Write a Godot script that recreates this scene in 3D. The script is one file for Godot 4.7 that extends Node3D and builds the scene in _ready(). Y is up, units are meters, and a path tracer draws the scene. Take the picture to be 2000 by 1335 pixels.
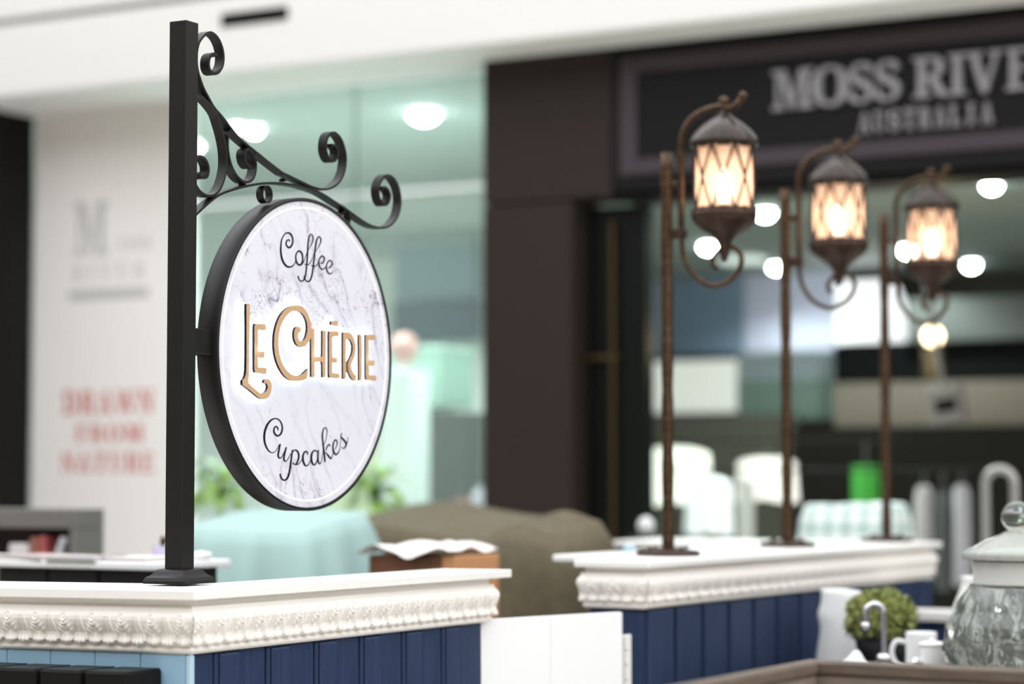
extends Node3D
# A cafe kiosk in a shopping mall: round hanging sign on a post, three lantern posts, shopfronts behind.

var mats := {}
var names := {}

func _ready() -> void:
	# ---- camera -------------------------------------------------------------
	var cam := Camera3D.new()
	cam.name = "camera"
	add_child(cam)
	cam.position = Vector3(0, 1.4033, 0)
	cam.rotation = Vector3(0.058457, deg_to_rad(29.5), 0)
	var lens := CameraAttributesPhysical.new()
	lens.frustum_focal_length = 79.1
	lens.frustum_focus_distance = 4.28
	lens.exposure_aperture = 1.8
	lens.frustum_near = 0.05
	lens.frustum_far = 200.0
	cam.attributes = lens
	cam.fov = 17.254
	cam.near = 0.05
	cam.far = 200.0
	cam.current = true
	# ---- daylight through the skylight, exposure ----------------------------
	var env := Environment.new()
	var sky_m := ProceduralSkyMaterial.new()
	sky_m.sky_top_color = Color(0.955, 0.965, 0.98)
	sky_m.sky_horizon_color = Color(0.985, 0.985, 0.985)
	sky_m.ground_bottom_color = Color(0.5, 0.49, 0.47)
	sky_m.ground_horizon_color = Color(0.7, 0.69, 0.67)
	var sky := Sky.new()
	sky.sky_material = sky_m
	env.background_mode = Environment.BG_SKY
	env.sky = sky
	env.background_energy_multiplier = 1.0
	env.tonemap_mode = Environment.TONE_MAPPER_LINEAR
	env.tonemap_exposure = 3.05
	env.sdfgi_enabled = true
	env.ssao_enabled = true
	env.ssil_enabled = true
	var we := WorldEnvironment.new()
	we.name = "environment"
	we.environment = env
	add_child(we)
	make_materials()
	build_setting()
	build_column_and_fascia()
	build_kiosk_front()
	build_sign_post()
	build_sign()
	build_kiosk_rear()
	build_lamps()
	build_poster_wall()
	build_glass_shop()
	build_fashion_shop()
	build_mid_ground()
	build_bench()

# ======================= helpers =============================================
func mat(key: String, col: Color, rough := 0.6, metal := 0.0) -> StandardMaterial3D:
	if mats.has(key):
		return mats[key]
	var r := StandardMaterial3D.new()
	r.resource_name = key
	r.albedo_color = col
	r.roughness = rough
	r.metallic = metal
	if col.get_luminance() < 0.3 and metal < 0.1:
		r.metallic_specular = 0.28   # matt dark paints
	mats[key] = r
	return r

func c8(r: float, g: float, b: float) -> Color:
	return Color(r / 255.0, g / 255.0, b / 255.0)

func glow(key: String, col: Color, energy: float) -> StandardMaterial3D:
	var r := mat(key, Color(0.8, 0.8, 0.8))
	r.emission_enabled = true
	r.emission = col
	r.emission_energy_multiplier = energy
	return r

func noise_tex(sd: int, freq: float, lo: Color, hi: Color, size := 512, octaves := 4) -> NoiseTexture2D:
	var n := FastNoiseLite.new()
	n.seed = sd
	n.frequency = freq
	n.fractal_octaves = octaves
	var t := NoiseTexture2D.new()
	t.width = size
	t.height = size
	t.seamless = true
	t.noise = n
	var g := Gradient.new()
	g.set_color(0, lo)
	g.set_color(1, hi)
	t.color_ramp = g
	return t

func grain(m: StandardMaterial3D, sd: int, freq: float, lo: Color, hi: Color, scale: Vector3) -> void:
	m.albedo_color = Color.WHITE
	m.albedo_texture = noise_tex(sd, freq, lo, hi)
	m.uv1_triplanar = true
	m.uv1_scale = scale

func relief(m: StandardMaterial3D, sd: int, freq: float, scale: Vector3, strength := 0.4) -> void:
	var n := FastNoiseLite.new()
	n.seed = sd
	n.frequency = freq
	var t := NoiseTexture2D.new()
	t.width = 512
	t.height = 512
	t.seamless = true
	t.as_normal_map = true
	t.bump_strength = 4.0
	t.noise = n
	m.normal_enabled = true
	m.normal_texture = t
	m.normal_scale = strength
	m.uv1_triplanar = true
	m.uv1_scale = scale

func numbered(called: String) -> String:
	var n: int = names.get(called, 0)
	names[called] = n + 1
	return called if n == 0 else "%s_%03d" % [called, n]

func tag(o: Node, label: String, category: String, group := "") -> void:
	o.set_meta("label", label)
	o.set_meta("category", category)
	if group != "":
		o.set_meta("group", group)

func thing(called: String, label: String, category: String, at := Vector3.ZERO, turn := 0.0, group := "") -> Node3D:
	var o := Node3D.new()
	o.name = numbered(called)
	add_child(o)
	o.position = at
	o.rotation.y = turn
	tag(o, label, category, group)
	return o

func start() -> SurfaceTool:
	var st := SurfaceTool.new()
	st.begin(Mesh.PRIMITIVE_TRIANGLES)
	st.set_smooth_group(-1)
	return st

func finish(st: SurfaceTool, m: Material) -> ArrayMesh:
	st.generate_normals()
	var me := st.commit()
	me.surface_set_material(0, m)
	return me

func place(called: String, me: Mesh, parent: Node, at := Vector3.ZERO, basis := Basis()) -> MeshInstance3D:
	var o := MeshInstance3D.new()
	o.name = called
	o.mesh = me
	o.transform = Transform3D(basis, at)
	parent.add_child(o, true)
	return o

func part(called: String, st: SurfaceTool, m: Material, parent: Node, at := Vector3.ZERO, basis := Basis()) -> MeshInstance3D:
	return place(called, finish(st, m), parent, at, basis)

func struct(called: String, st: SurfaceTool, m: Material) -> MeshInstance3D:
	var o := part(numbered(called), st, m, self)
	o.set_meta("kind", "structure")
	return o

func tri(st: SurfaceTool, a: Vector3, b: Vector3, c: Vector3, out: Vector3) -> void:
	if (b - a).cross(c - a).dot(out) > 0.0:
		var t := b
		b = c
		c = t
	st.add_vertex(a)
	st.add_vertex(b)
	st.add_vertex(c)

func quad(st: SurfaceTool, a: Vector3, b: Vector3, c: Vector3, d: Vector3, out: Vector3) -> void:
	var n := (b - a).cross(c - a)
	if n.length_squared() < 1e-16:
		n = (c - a).cross(d - a)
	if n.dot(out) > 0.0:
		st.add_vertex(a); st.add_vertex(c); st.add_vertex(b)
		st.add_vertex(a); st.add_vertex(d); st.add_vertex(c)
	else:
		st.add_vertex(a); st.add_vertex(b); st.add_vertex(c)
		st.add_vertex(a); st.add_vertex(c); st.add_vertex(d)

# a box with chamfered edges
func box(st: SurfaceTool, c: Vector3, s: Vector3, b := 0.002, basis := Basis()) -> void:
	var h := s * 0.5
	b = minf(b, minf(h.x, minf(h.y, h.z)) * 0.8)
	for ax in 3:
		var u := (ax + 1) % 3
		var v := (ax + 2) % 3
		for sg in [-1.0, 1.0]:
			var p := []
			for k in [[-1.0, -1.0], [1.0, -1.0], [1.0, 1.0], [-1.0, 1.0]]:
				var q := Vector3()
				q[ax] = sg * h[ax]
				q[u] = k[0] * (h[u] - b)
				q[v] = k[1] * (h[v] - b)
				p.append(c + basis * q)
			var o := Vector3()
			o[ax] = sg
			quad(st, p[0], p[1], p[2], p[3], basis * o)
		if b > 0.0:
			for su in [-1.0, 1.0]:
				for sv in [-1.0, 1.0]:
					var e := []
					for k in [[-1.0, 0], [1.0, 0], [1.0, 1], [-1.0, 1]]:
						var q := Vector3()
						q[ax] = k[0] * (h[ax] - b)
						q[u] = su * (h[u] - (b if k[1] == 1 else 0.0))
						q[v] = sv * (h[v] - (0.0 if k[1] == 1 else b))
						e.append(c + basis * q)
					var o2 := Vector3()
					o2[u] = su
					o2[v] = sv
					quad(st, e[0], e[1], e[2], e[3], basis * o2)
	if b > 0.0:
		for sx in [-1.0, 1.0]:
			for sy in [-1.0, 1.0]:
				for sz in [-1.0, 1.0]:
					var sgn := Vector3(sx, sy, sz)
					tri(st, c + basis * (sgn * Vector3(h.x, h.y - b, h.z - b)), c + basis * (sgn * Vector3(h.x - b, h.y, h.z - b)), c + basis * (sgn * Vector3(h.x - b, h.y - b, h.z)), basis * sgn)

# box between two corners
func span(st: SurfaceTool, a: Vector3, z: Vector3, b := 0.002) -> void:
	box(st, (a + z) * 0.5, (z - a).abs(), b)

func span_mesh(a: Vector3, z: Vector3, b := 0.002) -> SurfaceTool:
	var st := start()
	span(st, a, z, b)
	return st

# profile of (radius, height); a repeated point makes a crease
func lathe(st: SurfaceTool, prof: Array, n := 32, xf := Transform3D(), wobble = null) -> void:
	var g := 1
	for i in prof.size() - 1:
		var p: Vector2 = prof[i]
		var q: Vector2 = prof[i + 1]
		if p.is_equal_approx(q):
			g += 1
			continue
		st.set_smooth_group(g)
		var dir := q - p
		for k in n:
			var a0 := TAU * k / n
			var a1 := TAU * (k + 1) / n
			var c0 := Vector3(cos(a0), 0, sin(a0))
			var c1 := Vector3(cos(a1), 0, sin(a1))
			var p0 := p.x
			var p1 := p.x
			var q0 := q.x
			var q1 := q.x
			if wobble != null:
				p0 += wobble.call(a0, p.y)
				p1 += wobble.call(a1, p.y)
				q0 += wobble.call(a0, q.y)
				q1 += wobble.call(a1, q.y)
			var mid := (c0 + c1) * 0.5
			var out := mid * dir.y + Vector3(0, -dir.x, 0)
			quad(st, xf * (c0 * p0 + Vector3(0, p.y, 0)), xf * (c1 * p1 + Vector3(0, p.y, 0)), xf * (c1 * q1 + Vector3(0, q.y, 0)), xf * (c0 * q0 + Vector3(0, q.y, 0)), xf.basis * out)
	st.set_smooth_group(-1)

func catmull(pts: Array, per: int) -> Array:
	var out := []
	var n := pts.size()
	for i in n - 1:
		var p0 = pts[maxi(i - 1, 0)]
		var p1 = pts[i]
		var p2 = pts[i + 1]
		var p3 = pts[mini(i + 2, n - 1)]
		for k in per:
			var t := float(k) / per
			out.append(0.5 * ((2.0 * p1) + (p2 - p0) * t + (2.0 * p0 - 5.0 * p1 + 4.0 * p2 - p3) * t * t + (3.0 * p1 - p0 - 3.0 * p2 + p3) * t * t * t))
	out.append(pts[n - 1])
	return out

# round bar along a path
func tube(st: SurfaceTool, pts: Array, r: float, n := 10, r_end := -1.0) -> void:
	st.set_smooth_group(1)
	var rings := []
	var up := Vector3(0.13, 0.21, 0.97)
	for i in pts.size():
		var d: Vector3 = (pts[mini(i + 1, pts.size() - 1)] - pts[maxi(i - 1, 0)]).normalized()
		var s := d.cross(up)
		if s.length() < 0.05:
			s = d.cross(Vector3.RIGHT)
		s = s.normalized()
		up = s.cross(d).normalized()
		var rr := r if r_end < 0.0 else lerpf(r, r_end, float(i) / (pts.size() - 1))
		var ring := []
		for k in n:
			var a := TAU * k / n
			ring.append(pts[i] + (s * cos(a) + up * sin(a)) * rr)
		rings.append(ring)
	for i in rings.size() - 1:
		for k in n:
			var a: Vector3 = rings[i][k]
			quad(st, a, rings[i][(k + 1) % n], rings[i + 1][(k + 1) % n], rings[i + 1][k], a + rings[i][(k + 1) % n] - pts[i] * 2.0)
	st.set_smooth_group(2)
	for e in [0, rings.size() - 1]:
		for k in n:
			var o: Vector3 = pts[e] - pts[1 if e == 0 else e - 1]
			tri(st, pts[e], rings[e][k], rings[e][(k + 1) % n], o)
	st.set_smooth_group(-1)

func ball(st: SurfaceTool, c: Vector3, r: Vector3, n := 16, m := 10) -> void:
	var prof := []
	for i in m + 1:
		var a := -PI / 2 + PI * i / m
		prof.append(Vector2(cos(a), sin(a)))
	lathe(st, prof, n, Transform3D(Basis.from_scale(r), c))

# flat shape (s, y) pushed along x; local axes of the sign: x = out of the face, -z = along it
func prism(st: SurfaceTool, poly: PackedVector2Array, x0: float, x1: float, front := true, back := true) -> void:
	var ids := Geometry2D.triangulate_polygon(poly)
	for i in range(0, ids.size(), 3):
		var a := poly[ids[i]]
		var b := poly[ids[i + 1]]
		var c := poly[ids[i + 2]]
		if front:
			tri(st, Vector3(x1, a.y, -a.x), Vector3(x1, b.y, -b.x), Vector3(x1, c.y, -c.x), Vector3.RIGHT)
		if back:
			tri(st, Vector3(x0, a.y, -a.x), Vector3(x0, b.y, -b.x), Vector3(x0, c.y, -c.x), Vector3.LEFT)
	var area := 0.0
	for i in poly.size():
		area += poly[i].cross(poly[(i + 1) % poly.size()])
	for i in poly.size():
		var a := poly[i]
		var b := poly[(i + 1) % poly.size()]
		if a.distance_to(b) < 1e-7:
			continue
		var o := (b - a).orthogonal() * (-1.0 if area > 0.0 else 1.0)
		var t := (b - a)
		o = Vector2(t.y, -t.x) * (1.0 if area > 0.0 else -1.0)
		quad(st, Vector3(x0, a.y, -a.x), Vector3(x0, b.y, -b.x), Vector3(x1, b.y, -b.x), Vector3(x1, a.y, -a.x), Vector3(0, o.y, -o.x))

func chaikin(pts: PackedVector2Array, times: int) -> PackedVector2Array:
	for t in times:
		var o := PackedVector2Array()
		for i in pts.size():
			var a := pts[i]
			var b := pts[(i + 1) % pts.size()]
			if a.distance_to(b) < 1e-6:
				o.append(a)
				continue
			o.append(a.lerp(b, 0.25))
			o.append(a.lerp(b, 0.75))
		# keep doubled points doubled
		var q := PackedVector2Array()
		for i in o.size():
			q.append(o[i])
		pts = q
	var clean := PackedVector2Array()
	for p in pts:
		if clean.is_empty() or clean[-1].distance_to(p) > 2e-4:
			clean.append(p)
	if clean[0].distance_to(clean[-1]) < 2e-4:
		clean.remove_at(clean.size() - 1)
	return clean

# a sheet given by rows of points
func sheet(st: SurfaceTool, rows: Array, out: Callable, closed := false) -> void:
	st.set_smooth_group(1)
	for i in rows.size() - 1:
		var n: int = rows[i].size()
		for k in (n if closed else n - 1):
			var a: Vector3 = rows[i][k]
			var b: Vector3 = rows[i][(k + 1) % n]
			var c: Vector3 = rows[i + 1][(k + 1) % n]
			var d: Vector3 = rows[i + 1][k]
			quad(st, a, b, c, d, out.call((a + b + c + d) * 0.25))
	st.set_smooth_group(-1)

func word(parent: Node, text: String, bold: bool, cap: float, depth: float, m: Material, spots: Array, part_name := "letter") -> void:
	# every letter a mesh of its own; spots: [centre x, baseline y, width factor] per letter, in the parent's axes (facing +z)
	var f := SystemFont.new()
	f.font_names = PackedStringArray(["Droid Serif"])
	f.font_weight = 700 if bold else 400
	for i in text.length():
		var t := TextMesh.new()
		t.text = text[i]
		t.font = f
		t.font_size = 64
		t.pixel_size = cap / (64.0 * 0.714)
		t.depth = depth
		t.curve_step = 2.0
		t.horizontal_alignment = HORIZONTAL_ALIGNMENT_CENTER
		t.vertical_alignment = VERTICAL_ALIGNMENT_BOTTOM
		t.material = m
		var o := MeshInstance3D.new()
		o.name = part_name
		o.mesh = t
		var bb := t.get_aabb()
		o.scale = Vector3(spots[i][2] / maxf(bb.size.x, 0.001), cap / maxf(bb.size.y, 0.001), 1.0)
		o.position = Vector3(spots[i][0] - (bb.position.x + bb.size.x * 0.5) * o.scale.x, spots[i][1] - bb.position.y * o.scale.y, depth * 0.5)
		parent.add_child(o, true)

# cloth over a block: top outline hx by hz with rounded corners, hanging by drop(angle) with folds
func draped(st: SurfaceTool, hx: float, hz: float, rc: float, drop: Callable, flare: float, folds: int, fold_amp: float, sd: int, sag := 0.0, tilt := 0.0) -> void:
	var rng := RandomNumberGenerator.new()
	rng.seed = sd
	var ph := [rng.randf() * TAU, rng.randf() * TAU, rng.randf() * TAU]
	var n := 144
	var rows := []
	for j in 22:
		var ring := []
		for k in n:
			var a := TAU * k / n
			var dir := Vector2(cos(a), sin(a))
			# rounded rectangle by a superellipse
			var e := 7.0
			var rr := pow(pow(absf(dir.x) / hx, e) + pow(absf(dir.y) / hz, e), -1.0 / e)
			var p := dir * rr
			var d: float = drop.call(a)
			var w := sin(folds * a + ph[0]) * 0.6 + sin((folds * 1.7) * a + ph[1]) * 0.3 + sin((folds * 0.43) * a + ph[2]) * 0.4
			var corner := pow(absf(sin(2.0 * a)), 3.0)
			if j < 7:
				var t := float(j) / 7.0
				ring.append(Vector3(p.x * t, -sag * sin(3.0 * p.x * t / hx + ph[0]) * t - tilt * p.y * t / hz, p.y * t))
			else:
				var t := float(j - 7) / 14.0
				var roll := 1.0 - pow(1.0 - t, 1.0)
				var outw := flare * t + fold_amp * t * w + 0.05 * corner * t * flare / 0.05 * 0.4
				var edge := rc * sin(minf(t * 6.0, 1.0) * PI / 2)
				ring.append(Vector3(p.x, 0, p.y) + Vector3(dir.x, 0, dir.y) * (outw + edge) - Vector3(0, d * roll - rc * 0.3 * (1.0 - minf(t * 6.0, 1.0)) + sag * sin(3.0 * p.x / hx + ph[0]) * (1.0 - t) + tilt * p.y / hz, 0))
		rows.append(ring)
	sheet(st, rows, func(c: Vector3) -> Vector3: return Vector3(c.x, maxf(c.y + 0.2, 0.05), c.z), true)

func leaf_blade(st: SurfaceTool, base: Vector3, dir: Vector3, side: Vector3, length: float, width: float, droop: float) -> void:
	var prev := []
	for i in 7:
		var t := i / 6.0
		var c := base + dir * length * t - Vector3(0, droop * t * t, 0)
		var w := width * sin(PI * pow(t, 0.7)) * 0.5 + 0.001
		var row := [c - side * w + Vector3(0, w * 0.25, 0), c, c + side * w + Vector3(0, w * 0.25, 0)]
		if i > 0:
			st.set_smooth_group(1)
			for k in 2:
				quad(st, prev[k], prev[k + 1], row[k + 1], row[k], Vector3.UP)
		prev = row
	st.set_smooth_group(-1)

# ======================= materials ===========================================
func make_materials() -> void:
	var black := mat("black_powder_coat", c8(19, 18, 17), 0.45)
	black.metallic_specular = 0.38
	relief(black, 5, 0.09, Vector3(9, 9, 9), 0.12)
	var white := mat("white_paint", c8(240, 238, 234), 0.45)
	relief(white, 6, 0.02, Vector3(3, 3, 3), 0.05)
	mat("moulding_paint", c8(236, 231, 224), 0.42)
	var navy := mat("navy_paint", c8(50, 63, 91), 0.42)
	navy.detail_enabled = true
	navy.detail_blend_mode = BaseMaterial3D.BLEND_MODE_MUL
	navy.detail_albedo = noise_tex(11, 0.012, Color(0.82, 0.84, 0.86), Color(1, 1, 1))
	navy.uv1_triplanar = true
	navy.uv1_scale = Vector3(9, 0.8, 9)
	navy.uv2_triplanar = true
	navy.uv2_scale = Vector3(9, 0.8, 9)
	mat("pale_blue_paint", c8(148, 186, 210), 0.42)
	var bronze := mat("antique_bronze", Color.WHITE, 0.38, 0.75)
	grain(bronze, 21, 0.02, c8(46, 34, 25), c8(104, 79, 55), Vector3(5, 5, 5))
	relief(bronze, 22, 0.03, Vector3(5, 5, 5), 0.25)
	var roof := mat("glazed_bronze", Color.WHITE, 0.16, 0.45)
	grain(roof, 23, 0.02, c8(28, 21, 17), c8(64, 52, 44), Vector3(8, 8, 8))
	relief(roof, 25, 0.02, Vector3(8, 8, 8), 0.35)
	var dark_bronze := mat("dark_bronze", Color.WHITE, 0.4, 0.6)
	grain(dark_bronze, 24, 0.02, c8(44, 30, 25), c8(82, 60, 48), Vector3(8, 8, 8))
	var glass := mat("amber_glass", c8(255, 224, 200), 0.08)
	glass.transparency = BaseMaterial3D.TRANSPARENCY_ALPHA
	glass.albedo_color.a = 0.34
	glass.backlight_enabled = true
	glass.backlight = Color(0.8, 0.70, 0.62)
	var gold := mat("wood_veneer", Color.WHITE, 0.5)
	grain(gold, 31, 0.05, c8(186, 147, 105), c8(212, 175, 134), Vector3(14, 3, 14))
	mat("letter_side", c8(22, 15, 32), 0.35)
	mat("script_ink", c8(22, 16, 38), 0.5)

# ======================= setting =============================================
func build_setting() -> void:
	var stone := mat("mall_floor_tile", c8(200, 194, 184), 0.35)
	grain(stone, 41, 0.01, c8(186, 180, 170), c8(212, 206, 198), Vector3(0.6, 0.6, 0.6))
	struct("floor", span_mesh(Vector3(-14, -0.3, -16.2), Vector3(12, 0, 9.3), 0.0), stone)
	var plaster := mat("ceiling_plaster", c8(238, 237, 232), 0.8)
	var st := start()
	# mall ceiling round the skylight opening
	span(st, Vector3(-14, 6, -9.0), Vector3(-11.0, 6.3, 9.3), 0.0)
	span(st, Vector3(11.2, 6, -9.0), Vector3(12, 6.3, 9.3), 0.0)
	span(st, Vector3(-11.0, 6, 3.0), Vector3(11.2, 6.3, 9.3), 0.0)
	span(st, Vector3(-11.0, 6, -9.0), Vector3(11.2, 6.3, -8.2), 0.0)
	struct("ceiling", st, plaster)
	var cream := mat("mall_wall_paint", c8(206, 200, 192), 0.8)
	struct("wall_back", span_mesh(Vector3(-14, 0, 9.0), Vector3(12, 6, 9.3), 0.0), cream)
	st = start()
	span(st, Vector3(11.7, 0, -16.2), Vector3(12, 3.4, 9.0), 0.0)
	span(st, Vector3(11.7, 3.4, -16.2), Vector3(12, 6, -8.4), 0.0)   # unseen opening added to brighten the sides that face this wall
	span(st, Vector3(11.7, 3.4, 5.0), Vector3(12, 6, 9.0), 0.0)
	struct("wall_east", st, cream)
	struct("wall_west", span_mesh(Vector3(-14.3, 0, -16.2), Vector3(-14, 6.3, 9.3), 0.0), cream)
	# the white bulkhead over the shopfronts: lower face, shadow gap, upper face, soffit
	var bulk := mat("bulkhead_paint", c8(220, 218, 214), 0.7)
	var b := struct("ceiling_bulkhead", span_mesh(Vector3(-14, 3.33, -9.3), Vector3(12, 3.69, -8.65), 0.004), bulk)
	st = span_mesh(Vector3(-14, 3.69, -9.3), Vector3(12, 3.725, -8.72), 0.002)
	part("shadow_gap", st, bulk, b)
	st = span_mesh(Vector3(-14, 3.725, -9.3), Vector3(12, 6.0, -8.65), 0.004)
	part("upper_face", st, bulk, b)
	part("soffit_bounce_sheet", span_mesh(Vector3(-14, 3.325, -9.3), Vector3(12, 3.3299, -8.655), 0.001), mat("soffit_bounce_white", c8(250, 249, 246), 0.8), b)  # thin sheet added, paler than the bulkhead to stand in for bounced light
	# slot air vent set in the bulkhead
	var vent := thing("air_vent", "black slotted air vent in the white bulkhead above the shopfronts", "vent", Vector3(-6.305, 3.578, -8.65))
	var dark := mat("vent_black", c8(26, 26, 26), 0.6)
	st = start()
	span(st, Vector3(-0.195, -0.032, -0.01), Vector3(0.195, -0.027, 0.006), 0.001)
	span(st, Vector3(-0.195, 0.027, -0.01), Vector3(0.195, 0.032, 0.006), 0.001)
	span(st, Vector3(-0.195, -0.032, -0.01), Vector3(-0.19, 0.032, 0.006), 0.001)
	span(st, Vector3(0.19, -0.032, -0.01), Vector3(0.195, 0.032, 0.006), 0.001)
	part("frame", st, dark, vent)
	part("backing", span_mesh(Vector3(-0.19, -0.027, -0.002), Vector3(0.19, 0.027, 0.0008), 0.0), mat("vent_void", c8(12, 12, 12), 0.9), vent)
	for k in 14:
		var x := -0.175 + k * 0.027
		part("slat", span_mesh(Vector3(x - 0.002, -0.027, 0.0), Vector3(x + 0.002, 0.027, 0.005), 0.0005), dark, vent)
	# dark side wall beside the poster
	var brown := mat("dark_cladding", c8(52, 45, 42), 0.5)
	struct("wall_side", span_mesh(Vector3(-8.7, 0, -9.25), Vector3(-8.2, 3.33, -6.0), 0.003), mat("dark_side_wall", c8(17, 14, 13), 0.7))

# ======================= column, fascia, shop sign ===========================
func build_column_and_fascia() -> void:
	var clad := mat("brown_cladding", c8(46, 38, 35), 0.5)
	var col := struct("wall_column", span_mesh(Vector3(-5.245, 0, -9.3), Vector3(-4.78, 2.645, -9.0), 0.003), clad)
	part("upper_panel", span_mesh(Vector3(-5.245, 2.653, -9.3), Vector3(-4.58, 3.33, -9.0), 0.003), clad, col)
	var plate := mat("fascia_black", c8(17, 15, 17), 0.45)
	var fas := struct("wall_fascia", span_mesh(Vector3(-4.578, 2.67, -9.3), Vector3(0.5, 3.33, -9.0), 0.003), plate)
	part("lintel", span_mesh(Vector3(-4.578, 2.635, -9.3), Vector3(0.5, 2.6695, -9.04), 0.003), mat("lintel_black", c8(16, 14, 14), 0.5), fas)
	var sign := thing("shop_sign", "black shop fascia sign with grey border and letters reading MOSS RIVER AUSTRALIA", "sign", Vector3(-4.53, 2.74, -9.0))
	var grey := mat("sign_grey", c8(66, 60, 64), 0.5, 0.0)
	part("border", span_mesh(Vector3(0, 0, 0), Vector3(0.085, 0.53, 0.012), 0.003), grey, sign)
	part("border", span_mesh(Vector3(0.085, 0, 0), Vector3(4.2, 0.07, 0.012), 0.003), grey, sign)
	part("border", span_mesh(Vector3(0.085, 0.46, 0), Vector3(4.2, 0.53, 0.012), 0.003), grey, sign)
	part("border", span_mesh(Vector3(4.2, 0, 0), Vector3(4.285, 0.53, 0.012), 0.003), grey, sign)
	var silver := mat("sign_letter_silver", c8(140, 137, 140), 0.5, 0.1)
	word(sign, "MOSSRIVER", true, 0.172, 0.03, silver, [[0.842, 0.232, 0.19], [1.013, 0.232, 0.165], [1.153, 0.232, 0.112], [1.27, 0.232, 0.112], [1.46, 0.232, 0.155], [1.575, 0.232, 0.075], [1.69, 0.232, 0.15], [1.838, 0.232, 0.115], [1.98, 0.232, 0.15]])
	var aus := []
	for k in 9:
		aus.append([1.163 + k * 0.0665, 0.105, 0.03 if k == 7 else 0.052])
	word(sign, "AUSTRALIA", true, 0.088, 0.02, silver, aus, "small_letter")

# ======================= front kiosk wall ====================================
const PROFILE := [[22.0, 0.0], [22.0, 12.0], [14.0, 13.0], [13.0, 19.0], [9.0, 24.0], [5.5, 30.0], [4.5, 37.0], [7.0, 46.0], [11.5, 55.0], [15.0, 61.0], [17.0, 67.0], [17.0, 75.0], [19.0, 79.0], [21.0, 82.0], [17.5, 85.0], [16.0, 88.0], [17.0, 91.5], [19.0, 93.5], [24.0, 95.7]]

func inset_at(d: float) -> float:
	for i in PROFILE.size() - 1:
		if d <= PROFILE[i + 1][1]:
			return lerpf(PROFILE[i][0], PROFILE[i + 1][0], (d - PROFILE[i][1]) / maxf(PROFILE[i + 1][1] - PROFILE[i][1], 0.01))
	return 24.0

# plain run of the moulding round a corner at the origin: along -x on the +z side and along -z on the +x side
func moulding_run(st: SurfaceTool, left: float, right: float, top: float, left_return: bool) -> void:
	var rows := []
	for p in PROFILE:
		var i: float = p[0] * 0.001
		var y: float = top - p[1] * 0.001
		rows.append([Vector3(-left + (i if left_return else 0.0), y, -i), Vector3(-i, y, -i), Vector3(-i, y, -right + i)])
	for r in rows.size() - 1:
		for k in 2:
			st.set_smooth_group(k + 1)
			quad(st, rows[r][k], rows[r][k + 1], rows[r + 1][k + 1], rows[r + 1][k], Vector3(0.2, 0, 1) if k == 0 else Vector3(1, 0, 0.2))
	st.set_smooth_group(-1)
	# back and end faces so that the run is solid
	for r in rows.size() - 1:
		quad(st, rows[r][2], rows[r + 1][2], Vector3(-0.04, rows[r + 1][2].y, rows[r + 1][2].z), Vector3(-0.04, rows[r][2].y, rows[r][2].z), Vector3.FORWARD)
		quad(st, rows[r][0], rows[r + 1][0], Vector3(rows[r + 1][0].x, rows[r + 1][0].y, -0.04), Vector3(rows[r][0].x, rows[r][0].y, -0.04), Vector3.LEFT)

func ridge(x: float, w: float) -> float:
	return exp(-(x * x) / (w * w))

# one carved acanthus unit, 64 mm wide, hung below y = 0, facing +z (inset measured from z = 0)
func acanthus_mesh(nu: int, nv: int, side := 0, off := 0.0) -> ArrayMesh:
	var st := start()
	var rows := []
	for j in nv + 1:
		var v := float(j) / nv
		var d := lerpf(20.0, 82.5, v)
		var row := []
		for i in nu + 1:
			var u := float(i) / nu - 0.5
			var au := absf(u)
			var h := 0.0
			# oval eye at the head of the leaf
			var e := sqrt(pow(u / 0.10, 2) + pow((v - 0.20) / 0.12, 2))
			h += 3.2 * ridge(e - 1.0, 0.30) + 2.2 * ridge(e, 0.55)
			# drooping side lobes below the eye, cut free with a groove above each
			for k in 3:
				var cu := 0.05 + 0.07 * k
				var cv := 0.40 + 0.10 * k
				var ex := (au - cu) * cos(0.9) + (v - cv) * sin(0.9)
				var ey := -(au - cu) * sin(0.9) + (v - cv) * cos(0.9)
				h += (4.6 - 0.5 * k) * ridge(sqrt(pow(ex / 0.045, 2) + pow(ey / 0.10, 2)), 1.0)
			# fluted fan leaf between the eyes, widening downwards
			var wv := 0.07 + 0.26 * pow(clampf(v, 0, 1), 1.3)
			var f := (0.5 - au) / wv
			var band := clampf((v - 0.03) / 0.12, 0, 1)
			if f < 1.0:
				h += band * (2.0 + 1.7 * cos(TAU * f * 2.5) * (0.4 + 0.6 * v) + 1.0 * (1.0 - f))
			h -= band * 1.6 * ridge(f - 1.06, 0.10) * clampf((0.8 - v) / 0.1, 0, 1)
			# central rib
			h += 1.8 * ridge(u, 0.04) * clampf((v - 0.5) / 0.2, 0, 1)
			# scalloped tips, two to a unit
			var uu := fposmod(au + 0.25, 0.5) - 0.25
			var tip := 0.975 - 0.13 * pow(absf(uu) / 0.25, 2.4)
			var lobe := sqrt(maxf(0.0, 1.0 - pow(uu / 0.25, 2)))
			h += 6.4 * lobe * clampf((v - 0.64) / 0.26, 0, 1)
			h -= 1.4 * ridge(absf(uu) - 0.25, 0.022) * clampf((v - 0.6) / 0.2, 0, 1)
			if v >= tip:
				h = 0.0
			h = maxf(h, 0.0) * clampf(v / 0.06, 0, 1) * 1.25
			var q := Vector3(u * 0.064, -d * 0.001, (-inset_at(d) + 0.15 + h) * 0.001)
			# mitred at the corner
			if side > 0:
				q.x = minf(q.x, q.z + off)
			elif side < 0:
				q.x = maxf(q.x, -off - q.z)
			row.append(q)
		rows.append(row)
	sheet(st, rows, func(_c: Vector3) -> Vector3: return Vector3(0, 0, 1))
	return finish(st, mats["moulding_paint"])

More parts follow.
